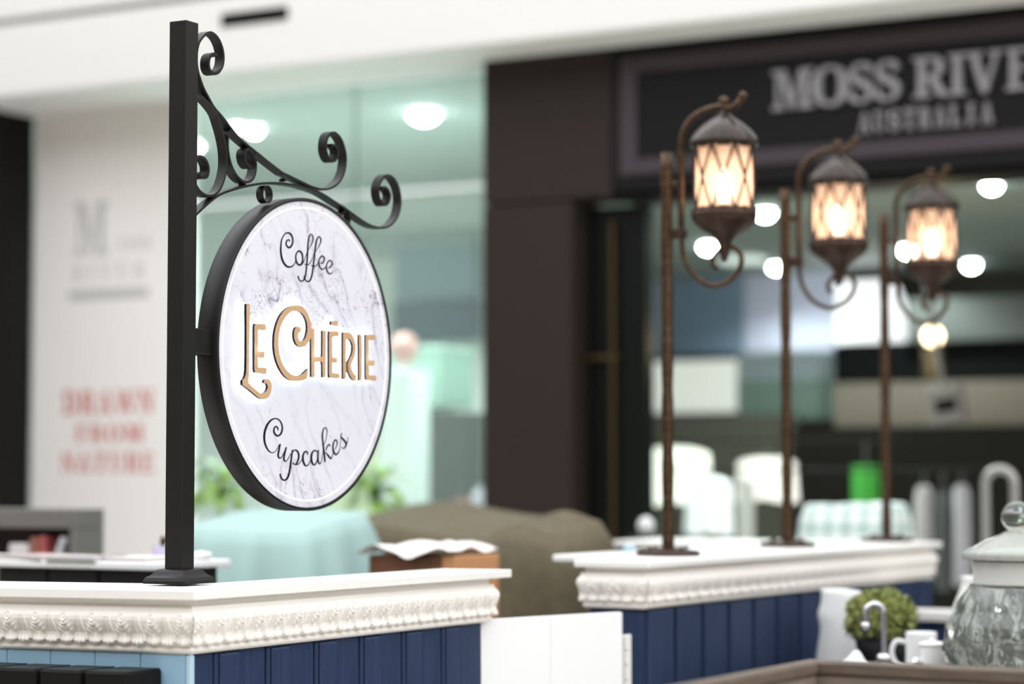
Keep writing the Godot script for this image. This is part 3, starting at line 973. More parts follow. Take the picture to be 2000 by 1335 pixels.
func raised_letters() -> Array:
	return [
		["L", [-238.8, 85.5, -238.8, 85.5, -227.3, 86.3, -227.3, 86.3, -228.7, 34, -228.9, -14.9, -229.4, -47.5, -230.7, -57.3, -233.4, -64.7, -233.4, -64.7, -226.3, -70.1, -208, -78, -192.3, -85.3, -183.8, -85.7, -174.4, -83.1, -168.2, -78.8, -164.8, -72.9, -166.3, -67.2, -171.2, -63.8, -176.4, -64.8, -176.4, -64.8, -179.2, -61.9, -175.6, -57.8, -167.9, -56.4, -159.2, -58.2, -154, -63.5, -151.9, -71.7, -154.9, -82.5, -163.5, -91.8, -176.6, -96.5, -190.8, -95.6, -207.9, -88.2, -230.4, -77.6, -250, -70.6, -250, -70.6, -250.1, -62.4, -250.1, -62.4, -243.2, -58, -238.8, -50.3, -237.3, -38, -237.4, 17.2]],
		["E", [-211.1, 48.9, -211.1, 48.9, -174.5, 49.7, -174.5, 49.7, -172.4, 39.1, -172.4, 39.1, -200.3, 38.9, -200.3, 38.9, -199.8, -5, -199.8, -5, -177.6, -4, -177.6, -4, -178.1, -14.9, -178.1, -14.9, -199.7, -14.5, -199.7, -14.5, -199.4, -35.1, -199.4, -35.1, -170.1, -35.6, -170.1, -35.6, -171.4, -46.2, -171.4, -46.2, -210.1, -45.1, -210.1, -45.1]],
		["C", [-23.7, -29.2, -23.7, -29.2, -28.6, -50.1, -28.6, -50.1, -45.2, -54.6, -60.1, -56.5, -75, -57, -89.9, -55.7, -104.7, -50.1, -119.4, -39.8, -131.2, -27, -138.6, -14.1, -143.1, -1, -145, 12.1, -144, 28.8, -140.7, 42.2, -135, 55, -126.4, 67.2, -114.8, 77.9, -100.2, 86.7, -85.5, 91.7, -64.6, 94.9, -46.6, 93.2, -31.4, 84.8, -19.1, 69.5, -12.2, 51.2, -12.1, 37.5, -17.2, 28.8, -26.2, 20.7, -35.3, 13.9, -45.8, 11.2, -57.8, 12.3, -66.8, 16.4, -72.9, 23.3, -76, 34.1, -74.3, 43.4, -69.6, 49.6, -62.7, 52.3, -55.2, 52.1, -50.7, 48.1, -51.5, 41.3, -51.5, 41.3, -57.5, 41, -57.5, 41, -61.7, 36.6, -61.6, 29, -56.4, 24.2, -48.9, 23.1, -41.4, 25, -35.4, 29.5, -30.4, 38.3, -27.4, 50.3, -28.7, 60.4, -32.8, 67.8, -40.4, 75.8, -49.5, 80.8, -61.5, 83.1, -73.5, 83, -85.3, 80.9, -97.1, 75.6, -108.8, 66.9, -117.5, 57.7, -124.7, 47.3, -129.6, 34.5, -131.7, 21.1, -131, 7.9, -127.1, -6.9, -121.1, -18.3, -112.2, -29.5, -98.9, -39, -84.1, -45.1, -69.2, -46.7, -51.3, -45, -36.3, -38.2]],
		["H", [-12.1, 50.8, -12.1, 50.8, -2.1, 50.7, -2.1, 50.7, -1.6, -4.7, -1.6, -4.7, 27.5, -4.1, 27.5, -4.1, 27.5, 48.9, 27.5, 48.9, 40.1, 49.6, 40.1, 49.6, 40.1, -45.6, 40.1, -45.6, 28.8, -46, 28.8, -46, 27.6, -14.5, 27.6, -14.5, -0.8, -15.8, -0.8, -15.8, -0.5, -46.2, -0.5, -46.2, -12.3, -46.3, -12.3, -46.3, -13.5, 34, -13.5, 34]],
		["E", [51.3, 49.3, 51.3, 49.3, 86.3, 50.3, 86.3, 50.3, 88.7, 40.2, 88.7, 40.2, 62.3, 39, 62.3, 39, 62.6, -4, 62.6, -4, 82.8, -3.9, 82.8, -3.9, 81.7, -14.1, 81.7, -14.1, 62.7, -14.3, 62.7, -14.3, 62.9, -35.3, 62.9, -35.3, 91.6, -36.1, 91.6, -36.1, 91, -45.8, 91, -45.8, 52.1, -45.7, 52.1, -45.7]],
		["accent", [59.1, 70.2, 59.1, 70.2, 84.5, 71.7, 84.5, 71.7, 83.4, 62.2, 83.4, 62.2, 58.7, 62.3, 58.7, 62.3]],
		["R", [103.2, 49.7, 103.2, 49.7, 121.1, 50.7, 135.1, 48.3, 145.8, 39.9, 152.3, 27.5, 153.3, 16.1, 148.4, 1.8, 140.3, -8.7, 134, -16, 134, -16, 135.7, -24.2, 142.8, -32.8, 155.6, -37.4, 155.6, -37.4, 154.7, -47.6, 154.7, -47.6, 146.5, -48.3, 133.5, -42, 125.2, -32.2, 122.1, -22.2, 122.7, -12, 127.4, -5.5, 133.2, 1.1, 139, 9, 141.5, 19.3, 138.1, 29.3, 130.5, 36.6, 121.2, 38.6, 114.6, 37, 114.6, 37, 115, -6, 115, -6, 116.7, -46.5, 116.7, -46.5, 104.6, -46, 104.6, -46]],
		["I", [164.6, 48.2, 164.6, 48.2, 176.5, 48.6, 176.5, 48.6, 177.5, -46.4, 177.5, -46.4, 166.1, -47.2, 166.1, -47.2]],
		["E", [190.4, 50, 190.4, 50, 228.3, 51.3, 228.3, 51.3, 229.1, 40.1, 229.1, 40.1, 201.3, 39.4, 201.3, 39.4, 201.6, -3.2, 201.6, -3.2, 224.5, -3.1, 224.5, -3.1, 224.3, -14.1, 224.3, -14.1, 202.6, -14, 202.6, -14, 204.2, -34.9, 204.2, -34.9, 233, -34.8, 233, -34.8, 232.1, -45.7, 232.1, -45.7, 191.5, -45.3, 191.5, -45.3]],
	]

func iron_paths() -> Dictionary:
	return {
		"upper_bar": [92.7, 1004.9, 82.8, 1005.2, 73, 1000.1, 67.7, 991.2, 67.9, 977.9, 74.6, 970.1, 85.7, 968.6, 98, 973.1, 110.3, 985.4, 114.6, 1001.8, 111.9, 1017.7, 102.7, 1032.6, 89.2, 1042.1, 72.4, 1045.4, 57.7, 1040, 45.7, 1031, 37.3, 1022.2, 32.6, 1013.3, 29.6, 1002.5, 28.3, 989.2, 29.9, 974.8, 34.5, 960.9, 40.7, 950.1, 51.8, 933.9, 69.2, 916.9, 86.6, 901.7, 111.6, 888.2, 161.1, 858, 196.1, 844, 227.1, 833.4, 272, 818, 317.7, 803.8, 330, 802.1, 378.4, 794.4, 421.4, 788.1, 458.8, 787, 484, 790.7, 509.4, 800.6, 531.8, 816.4, 546.2, 838.4, 550.2, 862, 544.9, 880.9, 532.8, 898.9, 515, 908.6, 498.9, 908.9, 483.1, 901.2, 475.3, 886.1, 475.4, 868.6, 485.1, 854.9, 499.4, 850.5, 512.8, 856.5, 519.1, 868.8, 515.8, 878.1, 505.5, 883.3, 492.8, 882.7],
		"arch_bar": [28.8, 690.1, 57.3, 709.7, 88.2, 728.6, 115.5, 741.3, 162.3, 755.6, 205.8, 766.5, 250, 775.4, 295.1, 781.3, 330.2, 783.4, 375.4, 784.6, 421.5, 782, 458.9, 777.4, 503.3, 767.4, 548.5, 756.2, 597.7, 741.6, 641.1, 731.6, 674.9, 728.9, 705.7, 731.8, 735, 743.1, 759.3, 764.3, 769.7, 793, 764.2, 818.3, 749.4, 836.9, 729.1, 845.6, 711.8, 845, 695.4, 837.1, 683.5, 822.9, 679.5, 808.9, 683.7, 793, 695.7, 782.4, 708.8, 782, 720.8, 789.6, 726.6, 803.1, 719.6, 813.3, 707.9, 817.9, 691.4, 816],
		"large_scroll": [28.3, 918.2, 39.9, 918.5, 57, 913.6, 79.2, 902.1, 94.1, 891, 105.5, 872.5, 114, 856.8, 121, 840, 125.5, 824.2, 127.4, 808, 126.5, 792.7, 121.8, 775.7, 114.2, 759.7, 102.7, 745.2, 88.2, 735.2, 71.5, 731.2, 54.9, 732.5, 40.4, 738.3, 27.9, 749.9, 19.6, 765, 17.3, 779.6, 23.3, 793.9, 33.4, 800.1, 45.7, 802.6, 58.2, 798.8, 66.6, 790.5, 69.2, 779.6, 64.8, 768.4, 55.5, 764.9, 45.2, 765.5, 37.9, 770.9],
		"small_scroll": [139.5, 866.5, 134.2, 859.5, 130.7, 846.3, 130.9, 831.2, 135.4, 812.7, 145.1, 794.9, 159.9, 780.8, 177.3, 772.6, 192.6, 771.4, 206.8, 775.4, 217.7, 784.3, 224.2, 799.2, 224, 814.7, 217.2, 826.7, 207.2, 834.5, 196.2, 836.3, 188.6, 831.1, 186.5, 821.6, 191, 810.7, 198.8, 804.6, 206.5, 802.5],
	}


# ======================= rear kiosk wall, gate ===============================
func build_kiosk_rear() -> void:
	var wall := thing("kiosk_wall", "white capped kiosk half wall with navy boards carrying the three lantern posts", "kiosk wall", Vector3(-2.318, 1.2, -4.746))
	wall.rotation.x = -0.0043
	var white: Material = mats["white_paint"]
	var L := 2.074
	part("cap_board", span_mesh(Vector3(-0.2, -0.0175, -0.30), Vector3(0, 0, 0), 0.003), white, wall)
	part("cap_board", span_mesh(Vector3(-0.42, -0.0175, -L - 0.02), Vector3(0, 0, -0.3003), 0.003), white, wall)
	part("core", span_mesh(Vector3(-0.17, -1.19, -L + 0.04), Vector3(-0.034, -0.0176, -0.034), 0.0), mats["navy_paint"], wall)
	var st := start()
	moulding_run(st, 0.2, L, -0.0175, true)
	var run := part("moulding", st, mats["moulding_paint"], wall)
	var leaf := acanthus_mesh(36, 40)
	place("acanthus_leaf", acanthus_mesh(40, 40, 1, 0.032), run, Vector3(-0.032, -0.0175, 0))
	place("acanthus_leaf", acanthus_mesh(40, 40, -1, 0.032), run, Vector3(0, -0.0175, -0.032), Basis(Vector3.UP, PI / 2))
	for k in 2:
		place("acanthus_leaf", leaf, run, Vector3(-0.096 - k * 0.06, -0.0175, 0))
	for k in 31:
		place("acanthus_leaf", leaf, run, Vector3(0, -0.0175, -0.096 - k * 0.064), Basis(Vector3.UP, PI / 2))
	var navy: Material = mats["navy_paint"]
	for k in 13:
		var z0 := -0.03 - k * 0.1565
		var za := z0 - 0.0105
		part("raised_board", plank(-0.034, -0.019, -1.18, -0.1175, za, z0 - 0.145, 0.004), navy, wall)
		part("board", plank(-0.034, -0.029, -1.18, -0.1175, z0 + 0.001, za, 0.0), navy, wall)
	part("board", span_mesh(Vector3(-0.17, -1.18, -0.034), Vector3(-0.034, -0.1175, -0.026), 0.002), navy, wall)
	# return arm at the far end
	var arm := thing("kiosk_counter", "plain white kiosk counter running behind the lantern posts", "counter", Vector3(-2.745, 0, -6.9))
	part("counter_top", span_mesh(Vector3(-0.62, 1.165, -0.06), Vector3(0, 1.185, 0.28), 0.003), white, arm)
	part("front_panel", span_mesh(Vector3(-0.60, 0.0, 0.0), Vector3(-0.01, 1.165, 0.25), 0.003), mat("counter_white", c8(226, 223, 220), 0.5), arm)
	# a small pale blue tub on that counter
	var tub := thing("blue_tub", "small light blue tub on the white counter beside the first lantern base", "tub", Vector3(-2.6834, 1.1850, -5.3746))
	st = start()
	lathe(st, [Vector2(0, 0), Vector2(0.014, 0), Vector2(0.014, 0), Vector2(0.016, 0.026)], 20)
	part("body", st, mat("tub_blue", c8(160, 190, 206), 0.4), tub)
	st = start()
	lathe(st, [Vector2(0.017, 0.0262), Vector2(0.017, 0.031), Vector2(0.017, 0.031), Vector2(0, 0.032)], 20)
	part("lid", st, mat("tub_lid", c8(190, 214, 228), 0.4), tub)
	# white gate between the two half walls
	var a := Vector3(-2.5120, 1.0769, -4.2983)
	var b := Vector3(-2.3650, 1.0889, -4.7014)
	var gate := thing("white_gate", "plain white two-panel kiosk gate hinged between the half walls", "gate", Vector3(a.x, 0.08, a.z), atan2(-(b.z - a.z), b.x - a.x))
	var gl := Vector2(b.x - a.x, b.z - a.z).length()
	var gm := mat("gate_white", c8(240, 240, 240), 0.45)
	var gh: float = 1.0829 - 0.08
	part("panel", span_mesh(Vector3(0, 0, -0.018), Vector3(gl * 0.48, gh, 0), 0.0015), gm, gate)
	part("panel", span_mesh(Vector3(gl * 0.4815, 0, -0.018), Vector3(gl, gh, 0), 0.0015), gm, gate)
	var hinge := start()
	span(hinge, Vector3(gl + 0.002, gh - 0.36, -0.006), Vector3(gl + 0.028, gh - 0.052, 0.0005), 0.001)
	var hp := part("hinge", hinge, mat("hinge_white", c8(228, 226, 222), 0.4), gate)
	for k in 9:
		st = start()
		lathe(st, [Vector2(0, 0), Vector2(0.0065, 0), Vector2(0.0065, 0), Vector2(0.0065, 0.0315), Vector2(0.0065, 0.0315), Vector2(0, 0.0315)], 12)
		part("knuckle", st, mat("hinge_white", c8(228, 226, 222), 0.4), hp, Vector3(gl + 0.010, gh - 0.36 + k * 0.0342, 0.004))

# ======================= lantern posts =======================================
func v2(x: float, y: float) -> Vector3:
	return Vector3(x, y, 0) * 0.001

func build_lamps() -> void:
	var lamp := thing("lantern_post", "bronze lantern post nearest the white gate, first of three on the kiosk wall", "lamp post", Vector3(-2.4567, 1.1978, -5.1391), 0.0, "lantern posts on the kiosk wall")
	var bronze: Material = mats["antique_bronze"]
	var dark: Material = mats["dark_bronze"]
	var st := start()
	# scalloped round base with bolts
	lathe(st, [Vector2(0, 0.0005), Vector2(0.078, 0.0005), Vector2(0.081, 0.004), Vector2(0.080, 0.010), Vector2(0.074, 0.014), Vector2(0.060, 0.015), Vector2(0.050, 0.0185), Vector2(0.030, 0.020), Vector2(0.0, 0.020)], 64, Transform3D(), func(a: float, y: float) -> float: return 0.0016 * cos(a * 16.0) * (1.0 if y > 0.002 and y < 0.014 else 0.0))
	var base := part("base", st, dark, lamp)
	for k in 4:
		var a := TAU * k / 4 + 0.5
		st = start()
		lathe(st, [Vector2(0.006, 0), Vector2(0.006, 0.006), Vector2(0.004, 0.009), Vector2(0, 0.0095)], 8)
		part("bolt", st, dark, base, Vector3(cos(a) * 0.056, 0.0148, sin(a) * 0.056))
	# hammered eight-sided post
	st = start()
	var prof := []
	for k in 26:
		var y := 0.02 + 1.01 * k / 25.0
		prof.append(Vector2(0.0150 + 0.0012 * sin(k * 1.7) + 0.0007 * sin(k * 3.1), y))
	prof.append(Vector2(0.0145, 1.03))
	prof.append(Vector2(0.0, 1.031))
	for i in prof.size() - 1:
		for k in 8:
			var a0 := TAU * (k + 0.5) / 8
			var a1 := TAU * (k + 1.5) / 8
			st.set_smooth_group(k + 1)
			quad(st, Vector3(cos(a0) * prof[i].x, prof[i].y, sin(a0) * prof[i].x), Vector3(cos(a1) * prof[i].x, prof[i].y, sin(a1) * prof[i].x), Vector3(cos(a1) * prof[i + 1].x, prof[i + 1].y, sin(a1) * prof[i + 1].x), Vector3(cos(a0) * prof[i + 1].x, prof[i + 1].y, sin(a0) * prof[i + 1].x), Vector3(cos(a0) + cos(a1), 0.1, sin(a0) + sin(a1)))
	st.set_smooth_group(-1)
	part("post", st, bronze, lamp)
	# arm with the turned-up tail
	st = start()
	tube(st, catmull([v2(41, 812), v2(41, 900), v2(41, 1000), v2(41.5, 1035), v2(46, 1073), v2(69, 1109), v2(104, 1128), v2(148, 1136), v2(175, 1130), v2(197, 1138), v2(213, 1158)], 5), 0.0085, 12)
	var arm := part("arm", st, bronze, lamp)
	st = start()
	ball(st, v2(214, 1159), Vector3(0.011, 0.011, 0.011), 12, 8)
	part("tail_knob", st, bronze, arm)
	st = start()
	tube(st, catmull([v2(42, 815), v2(45, 769), v2(61, 730), v2(91, 698), v2(135, 681), v2(175, 694), v2(201, 722), v2(207, 749), v2(195, 770), v2(172, 779), v2(150, 773), v2(133, 757), v2(128, 740), v2(134, 729), v2(141, 728)], 6), 0.0068, 12)
	part("scroll", st, bronze, lamp)
	# clamps between post and arm
	st = start()
	box(st, v2(35, 818), Vector3(0.036, 0.026, 0.024), 0.003)
	part("clamp", st, dark, lamp)
	st = start()
	box(st, v2(24, 945), Vector3(0.024, 0.016, 0.014), 0.003)
	ball(st, v2(22, 945), Vector3(0.009, 0.010, 0.012), 10, 8)
	part("clamp", st, dark, lamp)
	# lantern
	var at := v2(161, 0)
	st = start()
	lathe(st, [Vector2(0, 1.128), Vector2(0.008, 1.126), Vector2(0.010, 1.120), Vector2(0.017, 1.114), Vector2(0.028, 1.105), Vector2(0.050, 1.090), Vector2(0.067, 1.075), Vector2(0.080, 1.060), Vector2(0.0865, 1.047), Vector2(0.088, 1.040), Vector2(0.085, 1.034), Vector2(0.081, 1.037), Vector2(0.070, 1.043), Vector2(0.0, 1.050)], 40)
	var roof := part("roof", st, mats["glazed_bronze"], lamp, at)
	st = start()
	lathe(st, [Vector2(0.006, 1.12), Vector2(0.007, 1.140), Vector2(0.012, 1.146), Vector2(0.0125, 1.152), Vector2(0.009, 1.160), Vector2(0, 1.163)], 16)
	part("finial", st, bronze, roof)
	st = start()
	lathe(st, [Vector2(0.070, 1.043), Vector2(0.0735, 1.040), Vector2(0.0735, 1.030), Vector2(0.070, 1.027)], 40)
	part("collar", st, bronze, roof)
	for k in 8:
		st = start()
		var a := TAU * k / 8 + 0.2
		ball(st, Vector3(cos(a) * 0.0745, 1.034, sin(a) * 0.0745), Vector3(0.005, 0.006, 0.005), 8, 6)
		part("stud", st, bronze, roof)
	# lattice of crossing wires, glass panes bulging between them
	var y0 := 0.866
	var y1 := 1.036
	st = start()
	for k in 8:
		for sgn in [-1.0, 1.0]:
			var pts := []
			for i in 17:
				var t := i / 16.0
				var a: float = TAU * (k + sgn * 2.0 * t * 0.5 * 1.0 * 2.0 / 2.0) / 8.0
				pts.append(Vector3(cos(a) * 0.0752, lerpf(y0, y1, t), sin(a) * 0.0752))
			tube(st, pts, 0.0034, 6)
	part("lattice", st, mat("lattice_iron", c8(44, 31, 25), 0.55, 0.3), lamp, at)
	var cage := start()
	lathe(cage, [Vector2(0.066, y0), Vector2(0.0745, y0 + 0.002), Vector2(0.0745, y0 + 0.008), Vector2(0.070, y0 + 0.012)], 40)
	var ring := part("glass_holder", cage, dark, lamp, at)
	for row in 5:
		for k in 8:
			st = start()
			pane(st, k + (0.5 if row % 2 == 1 else 0.0), y0 + (y1 - y0) * row * 0.25, (y1 - y0) * 0.25, y0 + 0.001, y1 - 0.001)
			part("glass_pane", st, mats["amber_glass"], ring)
	# bowl under the glass
	st = start()
	lathe(st, [Vector2(0.060, 0.866), Vector2(0.078, 0.869), Vector2(0.084, 0.866), Vector2(0.0845, 0.860), Vector2(0.0845, 0.860), Vector2(0.083, 0.851), Vector2(0.0775, 0.841), Vector2(0.068, 0.830), Vector2(0.054, 0.819), Vector2(0.038, 0.809), Vector2(0.026, 0.800), Vector2(0.0185, 0.790), Vector2(0.014, 0.779), Vector2(0.0115, 0.768), Vector2(0.0125, 0.762), Vector2(0.0095, 0.752), Vector2(0.006, 0.744), Vector2(0, 0.741)], 40)
	lathe(st, [Vector2(0.0, 0.866), Vector2(0.060, 0.866)], 40)
	var bowl := part("bowl", st, dark, lamp, at)
	for k in 16:
		var a := TAU * k / 16
		st = start()
		ball(st, Vector3(cos(a) * 0.077, 0.871, sin(a) * 0.077), Vector3(0.008, 0.007, 0.008), 8, 6)
		part("leaf_tip", st, dark, bowl)
	# flame bulb
	st = start()
	lathe(st, [Vector2(0.0, 0.868), Vector2(0.012, 0.868), Vector2(0.012, 0.868), Vector2(0.012, 0.892)], 16)
	part("socket", st, mat("socket_cream", c8(220, 205, 180), 0.5), lamp, at)
	st = start()
	lathe(st, [Vector2(0.010, 0.892), Vector2(0.017, 0.908), Vector2(0.0195, 0.922), Vector2(0.017, 0.942), Vector2(0.010, 0.962), Vector2(0.004, 0.976), Vector2(0, 0.982)], 20)
	part("bulb", st, glow("bulb_glow", Color(1.0, 0.90, 0.80), 5.5), lamp, at)
	var light := OmniLight3D.new()
	light.name = "bulb_light"
	light.position = at + Vector3(0, 0.925, 0)
	light.light_color = Color(1.0, 0.85, 0.72)
	light.light_energy = 0.0034
	light.light_size = 0.018
	light.omni_range = 12.0
	light.omni_attenuation = 2.0
	light.shadow_enabled = true
	lamp.add_child(light)
	var spots := [Vector3(-2.5012, 1.1944, -6.0224), Vector3(-2.4663, 1.1918, -6.7444)]
	var says := ["bronze lantern post between the two others, middle of the row of three", "bronze lantern post farthest from the white gate, last of three"]
	lamp.scale = Vector3.ONE * 0.99
	for k in 2:
		var o: Node3D = lamp.duplicate()
		o.name = numbered("lantern_post")
		add_child(o)
		o.position = spots[k]
		o.rotation.y = [0.05, -0.06][k]
		o.scale = Vector3.ONE
		o.set_meta("label", says[k])

# diamond pane k (in eighths of a turn) centred at height yc, bulging outwards
func pane(st: SurfaceTool, k: float, yc: float, half_h: float, lo: float, hi: float) -> void:
	var n := 6
	var rows := []
	for i in n + 1:
		var row := []
		for j in n + 1:
			var p := float(i) / n
			var q := float(j) / n
			var du := (p - q) * 0.5
			var dv := (p + q) - 1.0
			var bulge := 0.0042 * sin(PI * p) * sin(PI * q)
			var a := TAU * (k + du) / 8.0
			row.append(Vector3(cos(a) * (0.0705 + bulge), clampf(yc + dv * half_h, lo, hi), sin(a) * (0.0705 + bulge)))
		rows.append(row)
	sheet(st, rows, func(c: Vector3) -> Vector3: return Vector3(c.x, 0, c.z))

# ======================= poster wall =========================================
func build_poster_wall() -> void:
	var pw := thing("poster_panel", "tall white poster panel with grey MOSS RIVER logo and red DRAWN FROM NATURE", "poster", Vector3(-8.19, 0, -9.25))
	part("board", span_mesh(Vector3(0, 0, -0.05), Vector3(1.06, 3.325, 0), 0.003), mat("poster_white", c8(247, 242, 238), 0.6), pw)
	var red := mat("poster_red", c8(200, 104, 98), 0.7)
	var pale := mat("poster_grey", c8(196, 196, 191), 0.7)
	word(pw, "DRAWN", true, 0.1237, 0.002, red, [[0.2626, 1.7172, 0.1021], [0.3813, 1.7172, 0.1021], [0.5, 1.7172, 0.1021], [0.6364, 1.7172, 0.1327], [0.7729, 1.7172, 0.1021]])
	word(pw, "FROM", true, 0.0912, 0.002, red, [[0.3405, 1.5694, 0.081], [0.4464, 1.5694, 0.1013], [0.5642, 1.5694, 0.1013], [0.6966, 1.5694, 0.1266]])
	word(pw, "NATURE", true, 0.1019, 0.002, red, [[0.2549, 1.4113, 0.0928], [0.3629, 1.4113, 0.0928], [0.4708, 1.4113, 0.0928], [0.5787, 1.4113, 0.0928], [0.6867, 1.4113, 0.0928], [0.7865, 1.4113, 0.0789]])
	word(pw, "M", true, 0.2839, 0.002, pale, [[0.3937, 2.5597, 0.2279]])
	word(pw, "OSS", false, 0.0646, 0.002, pale, [[0.6258, 2.575, 0.0772], [0.7044, 2.575, 0.0579], [0.7717, 2.575, 0.0579]])
	word(pw, "RIVER", false, 0.0813, 0.002, pale, [[0.3101, 2.4266, 0.0733], [0.4016, 2.4266, 0.0366], [0.4932, 2.4266, 0.0733], [0.6062, 2.4266, 0.0623], [0.7192, 2.4266, 0.0733]])
	part("rule", span_mesh(Vector3(0.2471, 2.3211, 0.0), Vector3(0.7808, 2.3752, 0.002), 0.001), pale, pw)

# ======================= glass-fronted shop ==================================
func downlight(called_label: String, at: Vector3, r: float, energy: float, col: Color, lamp_energy: float, group: String) -> void:
	var o := thing("downlight", called_label, "ceiling light", at, 0.0, group)
	var st := start()
	lathe(st, [Vector2(r, 0.0), Vector2(r * 1.0, -0.006), Vector2(r * 1.18, -0.008), Vector2(r * 1.2, 0.0)], 28)
	part("trim", st, mat("downlight_trim", c8(225, 225, 225), 0.4), o)
	st = start()
	ball(st, Vector3(0, -0.004, 0), Vector3(r * 0.97, minf(r * 0.8, 0.05), r * 0.97), 24, 12)
	part("lens", st, glow("downlight_glow_%d" % int(energy), col, energy), o)
	var l := SpotLight3D.new()
	l.name = "downlight_beam"
	l.position = Vector3(0, -0.07, 0)
	l.rotation.x = -PI / 2
	l.light_color = col
	l.light_energy = lamp_energy
	l.light_size = r
	l.spot_angle = 75.0
	l.spot_angle_attenuation = 0.6
	l.spot_range = 30.0
	l.spot_attenuation = 2.0
	l.shadow_enabled = true
	o.add_child(l)

func build_glass_shop() -> void:
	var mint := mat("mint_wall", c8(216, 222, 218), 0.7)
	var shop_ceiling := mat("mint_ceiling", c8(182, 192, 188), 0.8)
	struct("wall_shop", span_mesh(Vector3(-14, 0, -13.3), Vector3(-7.3, 3.33, -13.0), 0.0), mint)
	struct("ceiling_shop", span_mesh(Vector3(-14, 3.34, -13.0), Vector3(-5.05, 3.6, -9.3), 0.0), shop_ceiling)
	var sd := start()
	box(sd, Vector3(-6.83, 1.665, -12.35), Vector3(0.1, 3.33, 7.1), 0.0, Basis(Vector3.UP, atan2(3.5, 6.1)))
	struct("wall_divider", sd, mint)
	# glass panes of the shopfront
	var pane_m := mat("shop_glass", c8(182, 204, 199), 0.03)
	pane_m.transparency = BaseMaterial3D.TRANSPARENCY_ALPHA
	pane_m.albedo_color.a = 0.14
	var win := struct("window_1", span_mesh(Vector3(-7.12, 0.02, -9.262), Vector3(-6.1283, 3.33, -9.25), 0.001), pane_m)
	part("pane", span_mesh(Vector3(-6.1283 + 0.006, 0.02, -9.262), Vector3(-5.25, 3.33, -9.25), 0.001), pane_m, win)
	part("joint", span_mesh(Vector3(-6.1283 + 0.0005, 0.02, -9.262), Vector3(-6.1283 + 0.0055, 3.33, -9.25), 0.0), mat("glass_edge", c8(70, 110, 95), 0.2), win)
	var g := Color(0.90, 1.0, 0.985)
	downlight("round ceiling light seen behind the iron bracket through the shop glass", Vector3(-7.4433, 3.3350, -10.2190), 0.042, 24.0, g, 2.4, "")
	downlight("ceiling light half hidden behind its neighbour above the iron bracket", Vector3(-7.4749, 3.3350, -10.0938), 0.03, 24.0, g, 0.8, "")
	downlight("wide bright ceiling light in the glass shop beside the dark column", Vector3(-6.3213, 3.3350, -10.2127), 0.08, 24.0, g, 2.0, "")
	downlight("ceiling light in the glass shop just behind the sign post", Vector3(-8.1273, 3.3350, -10.5828), 0.03, 24.0, g, 0.8, "")
	# pale blue panels, a dark screen and fittings on the rear wall
	var p := thing("wall_panel", "grey-blue display panel on the rear wall of the glass shop", "panel", Vector3(-8.1779, 2.5713, -12.9000))
	part("board", span_mesh(Vector3.ZERO, Vector3(0.6248, 0.3629, 0.06), 0.004), mat("grey_blue", c8(120, 142, 154), 0.6), p)
	p = thing("dark_screen", "dark blue screen above the mint crate in the glass shop", "screen", Vector3(-8.1655, 2.2818, -12.8500))
	part("board", span_mesh(Vector3.ZERO, Vector3(0.6617, 0.2747, 0.06), 0.004), mat("slate_blue", c8(34, 62, 78), 0.5), p)
	p = thing("grey_band", "long grey shelf panel high on the rear wall of the glass shop", "panel", Vector3(-9.4122, 2.8805, -12.9500))
	part("board", span_mesh(Vector3.ZERO, Vector3(1.8297, 0.1664, 0.05), 0.004), mat("grey_green", c8(150, 168, 162), 0.6), p)
	# mint crate on a cream draped stand
	p = thing("mint_crate", "mint green crate on top of the cream curtained stand behind glass", "crate", Vector3(-7.0695, 1.7693, -11.0000))
	part("body", span_mesh(Vector3.ZERO, Vector3(0.5993, 0.3172, 0.35), 0.01), mat("mint_crate", c8(122, 152, 138), 0.6), p)
	part("lip", span_mesh(Vector3(-0.01, 0.3172, -0.01), Vector3(0.5993 + 0.01, 0.3172 + 0.02, 0.36), 0.006), mat("mint_lip", c8(160, 192, 176), 0.6), p)
	p = thing("curtained_stand", "cream fabric curtained stand below the mint crate behind glass", "stand", Vector3(-7.2890, 0.0, -11.0000))
	var st := start()
	var rows := []
	for j in 2:
		var row := []
		for k in 41:
			var t := k / 40.0
			row.append(Vector3(0.6827 * t, j * (1.7662), 0.30 + 0.018 * sin(t * 46.0) + 0.008 * sin(t * 21.0)))
		rows.append(row)
	sheet(st, rows, func(_c: Vector3) -> Vector3: return Vector3(0, 0, 1))
	part("curtain", st, mat("cream_curtain", c8(176, 180, 148), 0.8), p)
	part("frame", span_mesh(Vector3(0, 0, 0), Vector3(0.6827, 1.7662, 0.26), 0.004), mat("stand_frame", c8(180, 190, 160), 0.7), p)
	p = thing("dark_cabinet", "dark cabinet between the cream curtain and the brown column", "cabinet", Vector3(-6.5318, 0.0, -10.9000))
	part("body", span_mesh(Vector3.ZERO, Vector3(0.1835, 1.7451, 0.3), 0.004), mat("cabinet_dark", c8(40, 44, 40), 0.6), p)
	p = thing("pink_globe", "round pink ornament standing beside the dark screen behind the sign edge", "ornament", Vector3(-6.5086, 1.9597, -10.3214))
	st = start()
	lathe(st, [Vector2(0, 0), Vector2(0.05, 0), Vector2(0.05, 0.012), Vector2(0.02, 0.025), Vector2(0.014, 0.06)], 16)
	part("foot", st, mat("ornament_foot", c8(200, 190, 185), 0.5), p)
	st = start()
	ball(st, Vector3(0, 0.12, 0), Vector3(0.072, 0.085, 0.072), 20, 14)
	part("globe", st, mat("pink_glaze", c8(186, 130, 122), 0.6), p)
	# shelf that carries the ornament
	p = thing("white_plinth", "pale plinth under the pink ornament inside the glass shop", "plinth", Vector3(-6.5086, 0.0, -10.3214))
